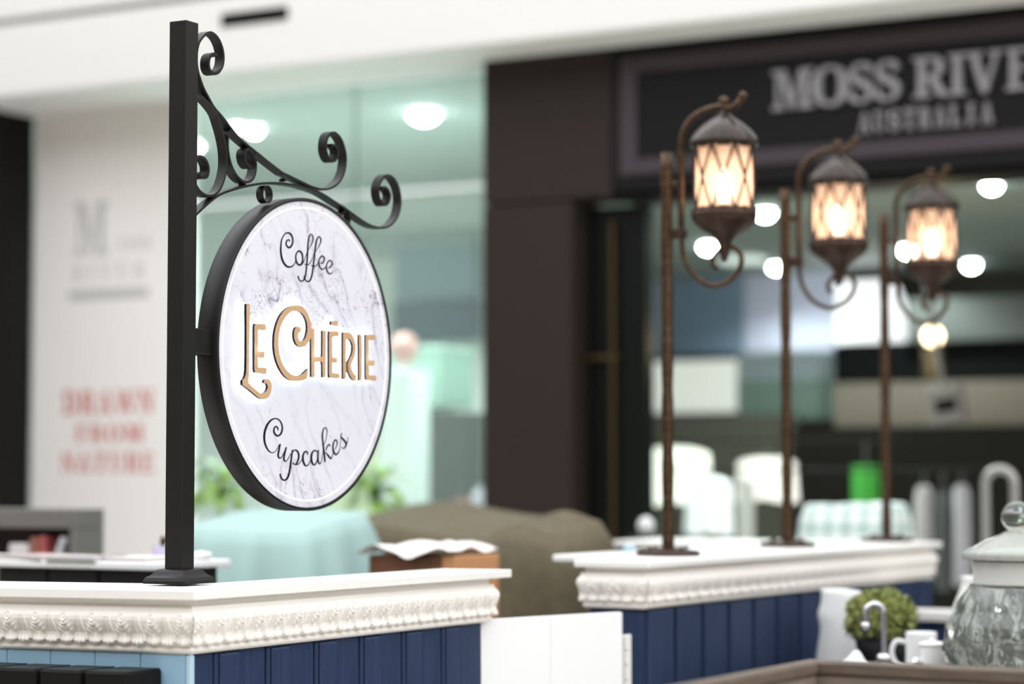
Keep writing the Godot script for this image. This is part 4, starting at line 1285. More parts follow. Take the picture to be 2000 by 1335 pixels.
	part("block", span_mesh(Vector3(-0.1, 0, -0.1), Vector3(0.1, 1.9597, 0.1), 0.004), mint, p)
	# red book and lilac bottle near the column
	p = thing("red_books", "small stack of red boxes beside the lilac bottle behind glass", "boxes", Vector3(-5.8583, 1.1773, -9.8788))
	for k in 3:
		part("box", span_mesh(Vector3(-0.05, k * 0.034, -0.05), Vector3(0.05, k * 0.034 + 0.032, 0.05), 0.003), mat("brick_red", c8(150, 84, 70), 0.6), p)
	p = thing("lilac_bottle", "pale lilac bottle standing against the edge of the brown column", "bottle", Vector3(-5.7742, 1.1731, -9.8691))
	st = start()
	lathe(st, [Vector2(0, 0), Vector2(0.034, 0), Vector2(0.036, 0.006), Vector2(0.036, 0.11), Vector2(0.03, 0.13), Vector2(0.016, 0.142), Vector2(0.016, 0.142), Vector2(0.016, 0.165), Vector2(0, 0.166)], 20)
	part("body", st, mat("lilac", c8(205, 198, 208), 0.4), p)
	p = thing("low_display", "low pale display table behind the shop glass", "table", Vector3(-6.0223, 0.0, -10.0000))
	part("table_top", span_mesh(Vector3(-0.5, 1.1744 - 0.03, -0.05), Vector3(0.25, 1.1744, 0.3), 0.004), mint, p)
	part("leg", span_mesh(Vector3(-0.48, 0, 0), Vector3(-0.42, 1.1744 - 0.03, 0.06), 0.003), mint, p)
	part("leg", span_mesh(Vector3(0.18, 0, 0), Vector3(0.24, 1.1744 - 0.03, 0.06), 0.003), mint, p)
	# two potted plants with broad leaves
	plant(Vector3(-5.8162, 0.0, -7.7545), 1.3924, "broad-leaved green plant showing between the sign post and the round sign", 4)
	plant(Vector3(-5.2370, 0.0, -8.0822), 1.3815, "broad-leaved green plant under the round sign's far lower edge", 9)

func plant(at: Vector3, h: float, label: String, sd: int) -> void:
	var o := thing("leafy_plant", label, "plant", at)
	var st := start()
	lathe(st, [Vector2(0, 0), Vector2(0.13, 0), Vector2(0.17, 0.3), Vector2(0.18, 0.32), Vector2(0.165, 0.32), Vector2(0.15, 0.29), Vector2(0, 0.29)], 24)
	part("pot", st, mat("planter_grey", c8(150, 152, 146), 0.7), o)
	st = start()
	tube(st, [Vector3(0, 0.28, 0), Vector3(0.01, h * 0.6, 0.005), Vector3(0, h, 0)], 0.014, 8)
	part("stem", st, mat("stem_green", c8(96, 120, 60), 0.7), o)
	var lm := mat("leaf_green", c8(120, 156, 72), 0.5)
	lm.backlight_enabled = true
	lm.backlight = Color(0.3, 0.4, 0.15)
	var rng := RandomNumberGenerator.new()
	rng.seed = sd
	for k in 18:
		var a := k * 2.4
		var up := 0.35 + rng.randf() * 0.6
		var dir := Vector3(cos(a), up, sin(a)).normalized()
		var side := Vector3(-sin(a), 0, cos(a))
		st = start()
		leaf_blade(st, Vector3(0, h - 0.14 + 0.01 * k, 0), dir, side, 0.17 + rng.randf() * 0.08, 0.085, 0.12 + rng.randf() * 0.08)
		part("leaf", st, lm, o)

# ======================= fashion shop behind the lanterns ====================
func build_fashion_shop() -> void:
	var grey := mat("shop_ceiling_grey", c8(128, 138, 134), 0.8)
	var poly := PackedVector2Array([Vector2(-5.02, -9.3), Vector2(11.7, -9.3), Vector2(11.7, -15.4), Vector2(-8.5, -15.4)])
	var sc0 := start()
	var ids := Geometry2D.triangulate_polygon(poly)
	for i in range(0, ids.size(), 3):
		var p0 := poly[ids[i]]
		var p1 := poly[ids[i + 1]]
		var p2 := poly[ids[i + 2]]
		tri(sc0, Vector3(p0.x, 2.8, p0.y), Vector3(p1.x, 2.8, p1.y), Vector3(p2.x, 2.8, p2.y), Vector3.DOWN)
		tri(sc0, Vector3(p0.x, 2.95, p0.y), Vector3(p1.x, 2.95, p1.y), Vector3(p2.x, 2.95, p2.y), Vector3.UP)
	for i in 4:
		var p0 := poly[i]
		var p1 := poly[(i + 1) % 4]
		var mid := (p0 + p1) * 0.5 - Vector2(1.0, -12.0)
		quad(sc0, Vector3(p0.x, 2.8, p0.y), Vector3(p1.x, 2.8, p1.y), Vector3(p1.x, 2.95, p1.y), Vector3(p0.x, 2.95, p0.y), Vector3(mid.x, 0, mid.y))
	struct("ceiling_fashion", sc0, grey)
	struct("wall_fashion", span_mesh(Vector3(-9.0, 0, -15.6), Vector3(11.7, 3.3, -15.2), 0.0), mat("shop_wall_dark", c8(56, 52, 48), 0.8))
	# dark door leaf folded into the opening, brass pull, bar added in place of a gold reflection
	var d := struct("door_1", span_mesh(Vector3(-4.775, 0, -9.22), Vector3(-4.475, 2.62, -9.14), 0.003), mat("door_black", c8(15, 18, 17), 0.3))
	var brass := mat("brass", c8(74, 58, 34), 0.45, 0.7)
	var st := start()
	tube(st, [Vector3(-4.63, 0.9, -9.11), Vector3(-4.63, 2.55, -9.11)], 0.012, 10)
	part("door_handle", st, brass, d)
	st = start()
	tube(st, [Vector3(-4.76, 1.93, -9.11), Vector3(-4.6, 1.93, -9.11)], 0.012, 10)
	part("reflection_bar", st, brass, d)  # solid bar standing in for a reflection in the glossy door
	var g := Color(0.92, 1.0, 0.96)
	var spots := [[1495, 414, 0.046], [1382, 480, 0.042], [1516, 520, 0.04], [1772, 486, 0.046], [1897, 515, 0.046], [1937, 360, 0.044]]
	var says := ["shop ceiling light just behind the first lantern's glass", "shop ceiling light partly hidden by the first lantern's bowl", "shop ceiling light cut by the second lantern's post", "shop ceiling light showing beside the third lantern's glass", "shop ceiling light beyond the third lantern's glass, over the dark ceiling", "shop ceiling light highest up, near the sign's lower border"]
	var at := [Vector3(-4.7056, 2.7950, -11.0596), Vector3(-5.7176, 2.7950, -12.5361), Vector3(-5.8848, 2.7950, -14.0083), Vector3(-4.7184, 2.7950, -13.3182), Vector3(-4.6850, 2.7950, -14.4746), Vector3(-3.3028, 2.7950, -10.5328)]
	for k in 6:
		downlight(says[k], at[k], spots[k][2], 30.0, g, 0.28, "ceiling lights in the fashion shop")
	downlight("unseen light added behind the fascia to brighten the plain white shirt", Vector3(-4.15, 2.795, -9.66), 0.046, 30.0, g, 1.3, "")  # this lamp and the next are added out of view to brighten the clothes
	downlight("unseen light added behind the fascia to brighten the white garments", Vector3(-4.55, 2.795, -9.5), 0.046, 30.0, g, 0.9, "")
	# long light fitting
	var lf := thing("light_batten", "long white ceiling light fitting between the first two lanterns", "ceiling light", Vector3(-5.8011, 2.7900, -13.2543))
	part("diffuser", span_mesh(Vector3(-0.13, -0.035, -0.1), Vector3(0.13, -0.002, 0.1), 0.006), glow("batten_glow", g, 0.22), lf)
	# large soft-coloured picture on the rear wall and lit white panel
	var p := thing("wall_picture", "large blurred blue and lilac picture on the shop's rear wall", "picture", Vector3(-7.2462, 2.2505, -14.6000))
	part("canvas", span_mesh(Vector3.ZERO, Vector3(1.6197, 0.6160, 0.05), 0.004), mat("picture_blue", c8(128, 146, 170), 0.6), p)
	part("lilac_highlight_area", span_mesh(Vector3(0.8929, 0.004, 0.05), Vector3(1.6122, 0.6160 - 0.004, 0.056), 0.002), mat("picture_lilac_highlight", c8(206, 204, 228), 0.6), p)  # lilac print, widened and lightened to hold a painted soft highlight
	part("pale_area", span_mesh(Vector3(0.004, 0.004, 0.05), Vector3(0.2136, 0.6160 - 0.004, 0.056), 0.002), mat("picture_pale", c8(190, 200, 216), 0.6), p)
	p = thing("wall_light_box", "bright white lit panel behind the second and third lanterns", "light panel", Vector3(-5.5865, 2.2877, -14.4000))
	st = start()
	var shape := PackedVector2Array([Vector2(0, 0), Vector2(0.5803, 0), Vector2(0.4013, 0.4148), Vector2(0, 0.4148)])
	prism(st, shape, 0.0, 0.06)
	part("diffuser", st, glow("panel_glow", Color(0.98, 0.99, 1.0), 0.36), p).rotation.y = -PI / 2
	var al := AreaLight3D.new()
	al.name = "panel_light"
	al.position = Vector3(0.25, 0.2, 0.1)
	al.rotation.y = PI
	al.area_size = Vector2(0.5, 0.38)
	al.light_energy = 0.12
	al.shadow_enabled = true
	p.add_child(al)
	slab("ceiling_drop", "dark grey dropped ceiling edge behind the third lantern", "ceiling panel", Vector3(-4.8678, 2.2423, -14.0000), Vector3(0.8730, 0.2721, 0.3), mat("drop_grey", c8(96, 98, 98), 0.7))
	slab("black_header", "black header band above the beige shelf wall", "header", Vector3(-5.3955, 1.9916, -13.9000), Vector3(1.4256, 0.2524, 0.1), mat("header_black", c8(9, 9, 12), 0.7))
	slab("cream_light_box", "cream lit display box on the shop's rear wall behind the first lantern post", "light box", Vector3(-6.9187, 1.8190, -14.0000), Vector3(0.7780, 0.3503, 0.1), glow("cream_glow", Color(0.95, 0.97, 0.92), 0.16))
	slab("green_grey_panel", "grey-green wall panel beside the cream lit box", "panel", Vector3(-6.1412, 1.7613, -14.0000), Vector3(0.7047, 0.2666, 0.08), mat("panel_green_grey", c8(122, 140, 134), 0.6))
	slab("lilac_grey_panel", "pale grey strip above the grey-green wall panel", "panel", Vector3(-6.1398, 2.0279, -14.0000), Vector3(0.7052, 0.1780, 0.08), mat("panel_pale_grey", c8(158, 168, 176), 0.6))
	slab("beige_panel", "beige shelf panel under the black header", "panel", Vector3(-5.3980, 1.6873, -13.9000), Vector3(1.4243, 0.3043, 0.1), mat("panel_beige", c8(140, 127, 117), 0.6))
	slab("taupe_cabinet", "dark taupe cabinet below the cream lit box", "cabinet", Vector3(-6.8450, 0.0, -13.8000), Vector3(1.1981, 1.7898, 0.1), mat("cabinet_taupe", c8(84, 80, 72), 0.6))
	slab("black_cabinet", "black cabinet wall below the beige shelf panel", "cabinet", Vector3(-5.6271, 0.0, -13.7500), Vector3(1.6923, 1.7054, 0.1), mat("cabinet_black", c8(34, 30, 28), 0.7))
	# clothing and goods on the shop floor
	var r1: float = 1.5687
	var r2: float = 1.4205
	garment("white_garment", "crumpled white garments on the rail beside the dark door", Vector3(-5.2401, 1.2444, -10.6000), 0.4278, 0.2994, mat("cloth_cream", c8(232, 226, 218), 0.8), 3, r1)
	garment("white_garment", "white garments with pink tops on the rail behind the second post", Vector3(-4.6865, 1.2660, -10.6000), 0.3478, 0.2229, mat("cloth_pinkish", c8(228, 216, 212), 0.8), 5, r1)
	garment("white_shirt", "plain white shirt hanging in front between the first two lantern posts", Vector3(-4.6413, 1.1165, -9.9000), 0.2529, 0.2745, mat("cloth_white", c8(244, 244, 248), 0.8), 7, r2)
	garment("grey_scarf", "narrow pale grey scarf hanging beside the plain white shirt", Vector3(-4.3620, 1.0753, -9.9000), 0.0793, 0.3158, mat("cloth_grey", c8(186, 186, 180), 0.8), 9, r2)
	garment("green_bag", "bright green shopping bag hanging in front of the black cabinet", Vector3(-4.0552, 1.2489, -10.6000), 0.1446, 0.1975, mat("bag_green", c8(44, 128, 38), 0.6), 11, r1)
	garment("grey_garment", "pale grey garment on the entrance rail nearest the third lantern post", Vector3(-3.4822, 0.9258, -9.9000), 0.0876, 0.4238, mat("cloth_mid_grey", c8(176, 172, 172), 0.8), 13, r2)
	garment("grey_garment", "dark grey garment between two paler ones on the entrance rail", Vector3(-3.3853, 0.8816, -9.9000), 0.0723, 0.4403, mat("cloth_dark_grey", c8(82, 86, 84), 0.8), 14, r2)
	garment("grey_garment", "silver grey garment at the entrance rail's end beside the metal arch", Vector3(-3.3031, 0.9069, -9.9000), 0.0861, 0.4478, mat("cloth_silver", c8(166, 164, 168), 0.8), 15, r2)
	# rails that carry them
	for q in [["dark clothes rail carrying the white garments and the green bag", r1, -10.6, -5.2727, -3.7981], ["dark clothes rail nearer the entrance carrying the plain white shirt", r2, -9.9, -4.7443, -3.1606]]:
		var rail := thing("clothes_rail", q[0], "rail", Vector3(q[3], 0, q[2]))
		st = start()
		tube(st, [Vector3(0, q[1], 0), Vector3(q[4] - q[3], q[1], 0)], 0.006, 8)
		part("bar", st, mat("rail_black", c8(14, 14, 14), 0.6), rail)
		for x in [0.03, q[4] - q[3] - 0.03]:
			st = start()
			tube(st, [Vector3(x, 0, 0), Vector3(x, q[1], 0)], 0.007, 8)
			part("upright", st, mats["rail_black"], rail)
	# mint checked cloth over a low stand
	var mc := thing("checked_cloth", "mint and white checked cloth piled on a stand behind the lantern posts", "cloth", Vector3(-3.1023, 1.2843, -8.1507))
	st = start()
	draped(st, 0.17, 0.12, 0.02, func(_a: float) -> float: return 0.42, 0.03, 9, 0.012, 5, 0.006)
	var chk := mat("mint_check", Color.WHITE, 0.8)
	chk.albedo_texture = check_texture()
	chk.uv1_triplanar = true
	chk.uv1_scale = Vector3(14, 14, 14)
	part("cloth", st, chk, mc)
	var stand := thing("cloth_stand", "white stand under the mint checked cloth", "stand", Vector3(-3.1023, 0.0, -8.1507))
	part("block", span_mesh(Vector3(-0.155, 0, -0.105), Vector3(0.155, 1.2843 - 0.012, 0.105), 0.005), mat("stand_white", c8(220, 222, 220), 0.6), stand)
	# chrome arch
	var arch := thing("chrome_arch", "grey metal security arch standing at the shop entrance behind the jar", "arch", Vector3(-2.5319, 0.0, -8.1297))
	st = start()
	var pts := [Vector3(-0.055, 0, 0), Vector3(-0.055, 0.7, 0)]
	for k in 13:
		var a := PI - PI * k / 12
		pts.append(Vector3(0.055 * cos(a), 1.3656 + 0.055 * sin(a), 0))
	pts.append(Vector3(0.055, 0.7, 0))
	pts.append(Vector3(0.055, 0, 0))
	tube(st, pts, 0.017, 14)
	part("hoop", st, mat("satin_metal", c8(170, 168, 164), 0.4, 0.6), arch)
	st = start()
	box(st, Vector3(0, 0.01, 0), Vector3(0.2, 0.02, 0.12), 0.004)
	part("foot", st, mats["satin_metal"], arch)
	# tilted screen and hanging gold lamp
	var sc := thing("tilted_screen", "tilted grey screen with black display hanging beside the third lantern post", "screen", Vector3(-3.3438, 1.7188, -9.9414))
	sc.rotation.z = 0.16
	part("casing", span_mesh(Vector3(-0.085, -0.09, -0.02), Vector3(0.085, 0.085, 0.02), 0.006), mat("screen_grey", c8(92, 86, 82), 0.5), sc)
	part("display", span_mesh(Vector3(-0.045, -0.03, 0.02), Vector3(0.055, 0.025, 0.022), 0.001), mat("screen_black", c8(12, 14, 13), 0.2), sc)
	part("mount", span_mesh(Vector3(-0.012, 0.085, -0.012), Vector3(0.012, 1.0762, 0.012), 0.002), mat("screen_grey", c8(92, 86, 82), 0.5), sc)
	var pend := thing("pendant_lamp", "small gold pendant lamp glowing warm under the third lantern's scroll", "pendant lamp", Vector3(-3.7825, 2.1052, -11.0484))
	st = start()
	ball(st, Vector3.ZERO, Vector3(0.05, 0.05, 0.05), 18, 12)
	part("globe", st, glow("pendant_glow", Color(1.0, 0.9, 0.7), 2.6), pend)
	st = start()
	lathe(st, [Vector2(0.0, -0.22), Vector2(0.055, -0.22), Vector2(0.055, -0.22), Vector2(0.055, -0.07), Vector2(0.03, -0.05)], 20)
	part("cylinder", st, brass, pend)
	st = start()
	tube(st, [Vector3(0, 0.045, 0), Vector3(0, 0.6898, 0)], 0.004, 6)
	part("cord", st, mats["rail_black"], pend)
	var ol := OmniLight3D.new()
	ol.name = "pendant_light"
	ol.light_color = Color(1.0, 0.9, 0.7)
	ol.light_energy = 0.03
	ol.light_size = 0.04
	ol.omni_range = 8.0
	ol.omni_attenuation = 2.0
	ol.shadow_enabled = true
	pend.add_child(ol)
	# little white ball behind the first post
	var wb := thing("white_ball", "round white ornament low down beside the first lantern post", "ornament", Vector3(-3.7147, 1.1727, -7.5815))
	st = start()
	ball(st, Vector3(0, 0.036, 0), Vector3(0.032, 0.036, 0.032), 18, 12)
	part("globe", st, mats["stand_white"], wb)
	var wbs := thing("ornament_stand", "dark stand under the round white ornament", "stand", Vector3(-3.7147, 0.0, -7.5815))
	part("block", span_mesh(Vector3(-0.06, 0, -0.06), Vector3(0.06, 1.1727, 0.06), 0.004), mats["rail_black"], wbs)

func slab(called: String, label: String, category: String, at: Vector3, size: Vector3, m: Material) -> void:
	var o := thing(called, label, category, at)
	part("board", span_mesh(Vector3.ZERO, size, 0.004), m, o)

func garment(called: String, label: String, at: Vector3, w: float, h: float, m: Material, sd: int, rail_y: float) -> void:
	var o := thing(called, label, "bag" if called == "green_bag" else "clothing", at)
	var rng := RandomNumberGenerator.new()
	rng.seed = sd
	var ph := rng.randf() * 6.0
	var st := start()
	var front := []
	var back := []
	for j in 13:
		var t := j / 12.0
		var rf := []
		var rb := []
		for k in 25:
			var u := k / 24.0
			var shoulder := (0.0 if called == "green_bag" else 0.12) * h * pow(absf(u - 0.5) * 2.0, 2.0)
			var y := lerpf(0.01 * sin(u * 9.0 + ph), h - shoulder, t)
			var z := 0.05 * sin(PI * u) + 0.012 * sin(u * 19.0 + ph + t * 2.0) * (1.0 - t * 0.6)
			var x := w * (0.5 + (u - 0.5) * (1.0 - 0.08 * t))
			rf.append(Vector3(x, y, z + 0.01))
			rb.append(Vector3(x, y, -z * 0.6 - 0.01))
		front.append(rf)
		back.append(rb)
	sheet(st, front, func(_c: Vector3) -> Vector3: return Vector3(0, 0, 1))
	sheet(st, back, func(_c: Vector3) -> Vector3: return Vector3(0, 0, -1))
	for j in 12:
		quad(st, front[j][0], front[j + 1][0], back[j + 1][0], back[j][0], Vector3.LEFT)
		quad(st, front[j][24], front[j + 1][24], back[j + 1][24], back[j][24], Vector3.RIGHT)
	for k in 24:
		quad(st, front[12][k], front[12][k + 1], back[12][k + 1], back[12][k], Vector3.UP)
		quad(st, front[0][k], front[0][k + 1], back[0][k + 1], back[0][k], Vector3.DOWN)
	part("fabric", st, m, o)
	st = start()
	tube(st, [Vector3(w * 0.5, h * 0.96, 0), Vector3(w * 0.5, rail_y - at.y, 0)], 0.003, 6)
	part("handle" if called == "green_bag" else "hanger_hook", st, mat("hook_metal", c8(120, 120, 120), 0.4, 0.6), o)

func check_texture() -> ImageTexture:
	var im := Image.create(64, 64, false, Image.FORMAT_RGB8)
	for y in 64:
		for x in 64:
			var k := (1 if x < 24 else 0) + (1 if y < 24 else 0)
			im.set_pixel(x, y, [c8(232, 240, 236), c8(196, 216, 210), c8(150, 184, 176)][k])
	return ImageTexture.create_from_image(im)

# ======================= things between kiosk and shops ======================
func build_mid_ground() -> void:
	# white service table with magazines and dark drawers
	var table := thing("service_table", "white topped table with black drawers behind the kiosk wall", "table", Vector3(-3.6549, 0.0, -4.3923))
	var tt: float = 1.1911
	part("table_top", span_mesh(Vector3(-0.55, tt - 0.018, -0.18), Vector3(0.262, tt, 0.12), 0.003), mat("table_white", c8(238, 236, 236), 0.4), table)
	var blk := mat("drawer_black", c8(34, 33, 33), 0.5)
	part("carcass", span_mesh(Vector3(-0.26, 0, -0.16), Vector3(0.235, tt - 0.0185, 0.085), 0.003), blk, table)
	for k in 3:
		var dr := part("drawer", span_mesh(Vector3(-0.255 + k * 0.162, tt - 0.16, 0.0852), Vector3(-0.098 + k * 0.162, tt - 0.024, 0.094), 0.003), blk, table)
		var st0 := start()
		ball(st0, Vector3(-0.176 + k * 0.162, tt - 0.07, 0.099), Vector3(0.008, 0.008, 0.006), 10, 8)
		part("knob", st0, mat("knob_dark", c8(24, 24, 26), 0.3), dr)
	part("grey_end", span_mesh(Vector3(-0.5, 0, -0.16), Vector3(-0.262, tt - 0.0185, 0.08), 0.003), mat("table_grey", c8(150, 148, 148), 0.6), table)
	var spots := [[-0.165, 0.06, 0.15, "thick pink-grey magazine lying on the table edge, leftmost of the pile"], [0.0, 0.07, 0.1, "thick pink-grey magazine lying over the table edge next to the post"], [0.12, 0.03, 0.2, "pale magazine lying on the table close behind the sign post"]]
	for k in 3:
		var mg := thing("magazine", spots[k][3], "magazine", table.position + Vector3(spots[k][0], tt, spots[k][1] - 0.02), 0.08 * (k - 1), "magazines on the service table")
		part("pages", span_mesh(Vector3(-0.075, 0.0015, -0.075), Vector3(0.075, 0.0085, 0.075), 0.001), mat("page_white", c8(224, 214, 212), 0.7), mg)
		part("cover", span_mesh(Vector3(-0.077, 0.0085, -0.077), Vector3(0.077, 0.0105, 0.077), 0.0006), mat("cover_%d" % k, [c8(206, 190, 188), c8(190, 184, 188), c8(226, 226, 224)][k], 0.3), mg)
		part("cover", span_mesh(Vector3(-0.077, 0.0, -0.077), Vector3(0.077, 0.0015, 0.077), 0.0006), mat("cover_back", c8(110, 128, 112), 0.4), mg)
	var dome := thing("white_dish", "small white dish on the table end beside the sign post", "dish", table.position + Vector3(0.228, tt, -0.1))
	var st := start()
	lathe(st, [Vector2(0, 0.001), Vector2(0.02, 0.001), Vector2(0.03, 0.01), Vector2(0.026, 0.018), Vector2(0, 0.022)], 20)
	part("body", st, mats["table_white"], dome)
	# lilac pot with a small dry plant
	var pot := thing("lilac_pot", "small lilac plant pot with dark foliage on the table behind the post", "plant pot", table.position + Vector3(0.085, tt, -0.12))
	st = start()
	lathe(st, [Vector2(0, 0), Vector2(0.016, 0), Vector2(0.016, 0), Vector2(0.020, 0.032), Vector2(0.018, 0.032), Vector2(0.016, 0.028), Vector2(0, 0.028)], 18)
	part("pot", st, mat("pot_lilac", c8(186, 172, 200), 0.5), pot)
	for k in 9:
		st = start()
		var a := k * 2.4
		leaf_blade(st, Vector3(0.006, 0.028, 0), Vector3(0.5 * cos(a) + 0.45, 1.2, 0.5 * sin(a)).normalized(), Vector3(-sin(a), 0, cos(a)), 0.035 + 0.004 * (k % 3), 0.012, 0.008)
		part("leaf", st, mat("dry_leaf", c8(84, 66, 52), 0.7), pot)
	# grey open shelf unit with goods
	var unit := thing("grey_shelf_unit", "grey open-fronted shelf unit beside the white poster", "shelf unit", Vector3(-4.5684, 0.0, -5.3677))
	var sh: float = 1.2953
	var gm := mat("shelf_grey", c8(104, 102, 97), 0.6)
	part("top_board", span_mesh(Vector3(-0.8, sh - 0.06, -0.13), Vector3(0, sh, 0), 0.003), gm, unit)
	part("stile", span_mesh(Vector3(-0.03, 0, -0.13), Vector3(0, sh - 0.0605, 0), 0.003), gm, unit)
	part("stile", span_mesh(Vector3(-0.8, 0, -0.13), Vector3(-0.77, sh - 0.0605, 0), 0.003), gm, unit)
	part("shelf_board", span_mesh(Vector3(-0.769, sh - 0.24, -0.121), Vector3(-0.031, sh - 0.22, -0.004), 0.002), gm, unit)
	part("back_panel", span_mesh(Vector3(-0.769, 0, -0.13), Vector3(-0.031, sh - 0.0605, -0.122), 0.0), mat("shelf_back", c8(52, 44, 44), 0.8), unit)
	var goods := [[-0.245, 0.08, 0.11, 0.0, c8(214, 210, 210), "white bundle"], [-0.185, 0.03, 0.13, 0.0, c8(148, 98, 82), "tan brown carton"], [-0.15, 0.028, 0.135, 0.0, c8(170, 84, 82), "red carton"], [-0.118, 0.024, 0.13, -0.42, c8(196, 196, 200), "silver grey folder leaning over"], [-0.043, 0.016, 0.12, 0.0, c8(44, 58, 78), "dark blue folder"]]
	for k in goods.size():
		var gd: Array = goods[k]
		var it := thing("shelf_item", "%s standing in the grey shelf unit" % gd[5], "package", unit.position + Vector3(gd[0], sh - 0.2195 + 0.03 * absf(gd[3]), -0.062), 0.0, "goods in the grey shelf unit")
		it.rotation.z = gd[3]
		part("body", span_mesh(Vector3(-gd[1] * 0.5, 0, -0.05), Vector3(gd[1] * 0.5, gd[2], 0.05), 0.004), mat("goods_%d" % k, gd[4], 0.5), it)
		part("flap", span_mesh(Vector3(-gd[1] * 0.5 - 0.001, gd[2] * 0.8, -0.051), Vector3(gd[1] * 0.5 + 0.001, gd[2] * 0.83, 0.051), 0.0005), mat("goods_band_%d" % k, gd[4].darkened(0.25), 0.5), it)
	# mint cloth over a high table
	var mt := thing("draped_table", "high table draped with a pale mint cloth behind the kiosk wall", "table", Vector3(-4.1079, 1.2556, -5.7422))
	st = start()
	draped(st, 0.25, 0.195, 0.02, func(_a: float) -> float: return 0.62, 0.14, 11, 0.065, 12, 0.004, 0.03)
	var mint := mat("mint_cloth", c8(156, 184, 179), 0.8)
	mint.rim_enabled = true
	mint.rim = 0.3
	part("cloth", st, mint, mt)
	part("table_body", span_mesh(Vector3(-0.2, -1.2556 + 0.002, -0.15), Vector3(0.2, -0.05, 0.15), 0.004), mat("table_under", c8(150, 150, 146), 0.7), mt)
	# olive throw over a long low cabinet, its end hanging in folds
	var ot := thing("olive_throw", "olive green throw draped over furniture behind the kiosk gate", "throw", Vector3(-3.9264, 1.2395, -6.5366))
	st = start()
	draped(st, 0.40, 0.24, 0.03, func(_a: float) -> float: return 0.75, 0.05, 9, 0.05, 21, 0.022, 0.035)
	var olive := mat("olive_cloth", Color.WHITE, 0.85)
	grain(olive, 61, 0.02, c8(82, 74, 55), c8(102, 92, 70), Vector3(2, 2, 2))
	part("cloth", st, olive, ot)
	part("furniture_body", span_mesh(Vector3(-0.36, -1.2395 + 0.002, -0.2), Vector3(0.36, -0.1, 0.2), 0.004), mat("furniture_brown", c8(70, 56, 44), 0.7), ot)
	var ot2 := thing("olive_throw", "hanging folded end of olive throw next to the lantern wall's white cap", "throw", Vector3(-3.2220, 1.2437, -5.8990))
	st = start()
	draped(st, 0.13, 0.14, 0.05, func(_a: float) -> float: return 0.7, 0.06, 6, 0.05, 33, 0.015, 0.02)
	part("cloth", st, olive, ot2)
	part("furniture_body", span_mesh(Vector3(-0.1, -1.2437 + 0.002, -0.1), Vector3(0.1, -0.08, 0.1), 0.004), mat("furniture_brown", c8(70, 56, 44), 0.7), ot2)
	# wooden box with crumpled white sheet
	var wb := thing("wooden_box", "wooden box with orange end board in front of the olive throw", "box", Vector3(-3.1720, 0.0, -5.2404))
	var wt: float = 1.1860
	var wood := mat("box_wood", Color.WHITE, 0.6)
	grain(wood, 71, 0.02, c8(92, 58, 38), c8(128, 84, 54), Vector3(2, 8, 2))
	part("side_board", span_mesh(Vector3(-0.17, 0, -0.11), Vector3(0.06, wt, 0.12), 0.003), wood, wb)
	part("end_board", span_mesh(Vector3(0.0605, 0, -0.11), Vector3(0.105, wt, 0.12), 0.003), mat("orange_wood", c8(206, 150, 104), 0.6), wb)
	var ws := thing("white_sheet", "crumpled white paper sheet lying on the wooden box", "sheet", Vector3(0, 0, 0))
	ws.position = wb.position + Vector3(0.0, wt, 0)
	st = start()
	var rows := []
	for j in 13:
		var row := []
		for k in 31:
			var u := k / 30.0
			var v := j / 12.0
			var hgt := 0.012 + 0.016 * sin(u * 3.0) + 0.006 * sin(u * 17.0 + v * 5.0) + 0.005 * sin(v * 13.0 + u * 7.0)
			if v > 0.8:
				hgt -= (v - 0.8) * (0.02 + 0.16 * ridge(u - 0.55, 0.12))
			row.append(Vector3(-0.19 + 0.29 * u, hgt, -0.12 + 0.27 * v))
		rows.append(row)
	sheet(st, rows, func(_c: Vector3) -> Vector3: return Vector3.UP)
	part("paper", st, mat("paper_white", c8(240, 232, 228), 0.7), ws)

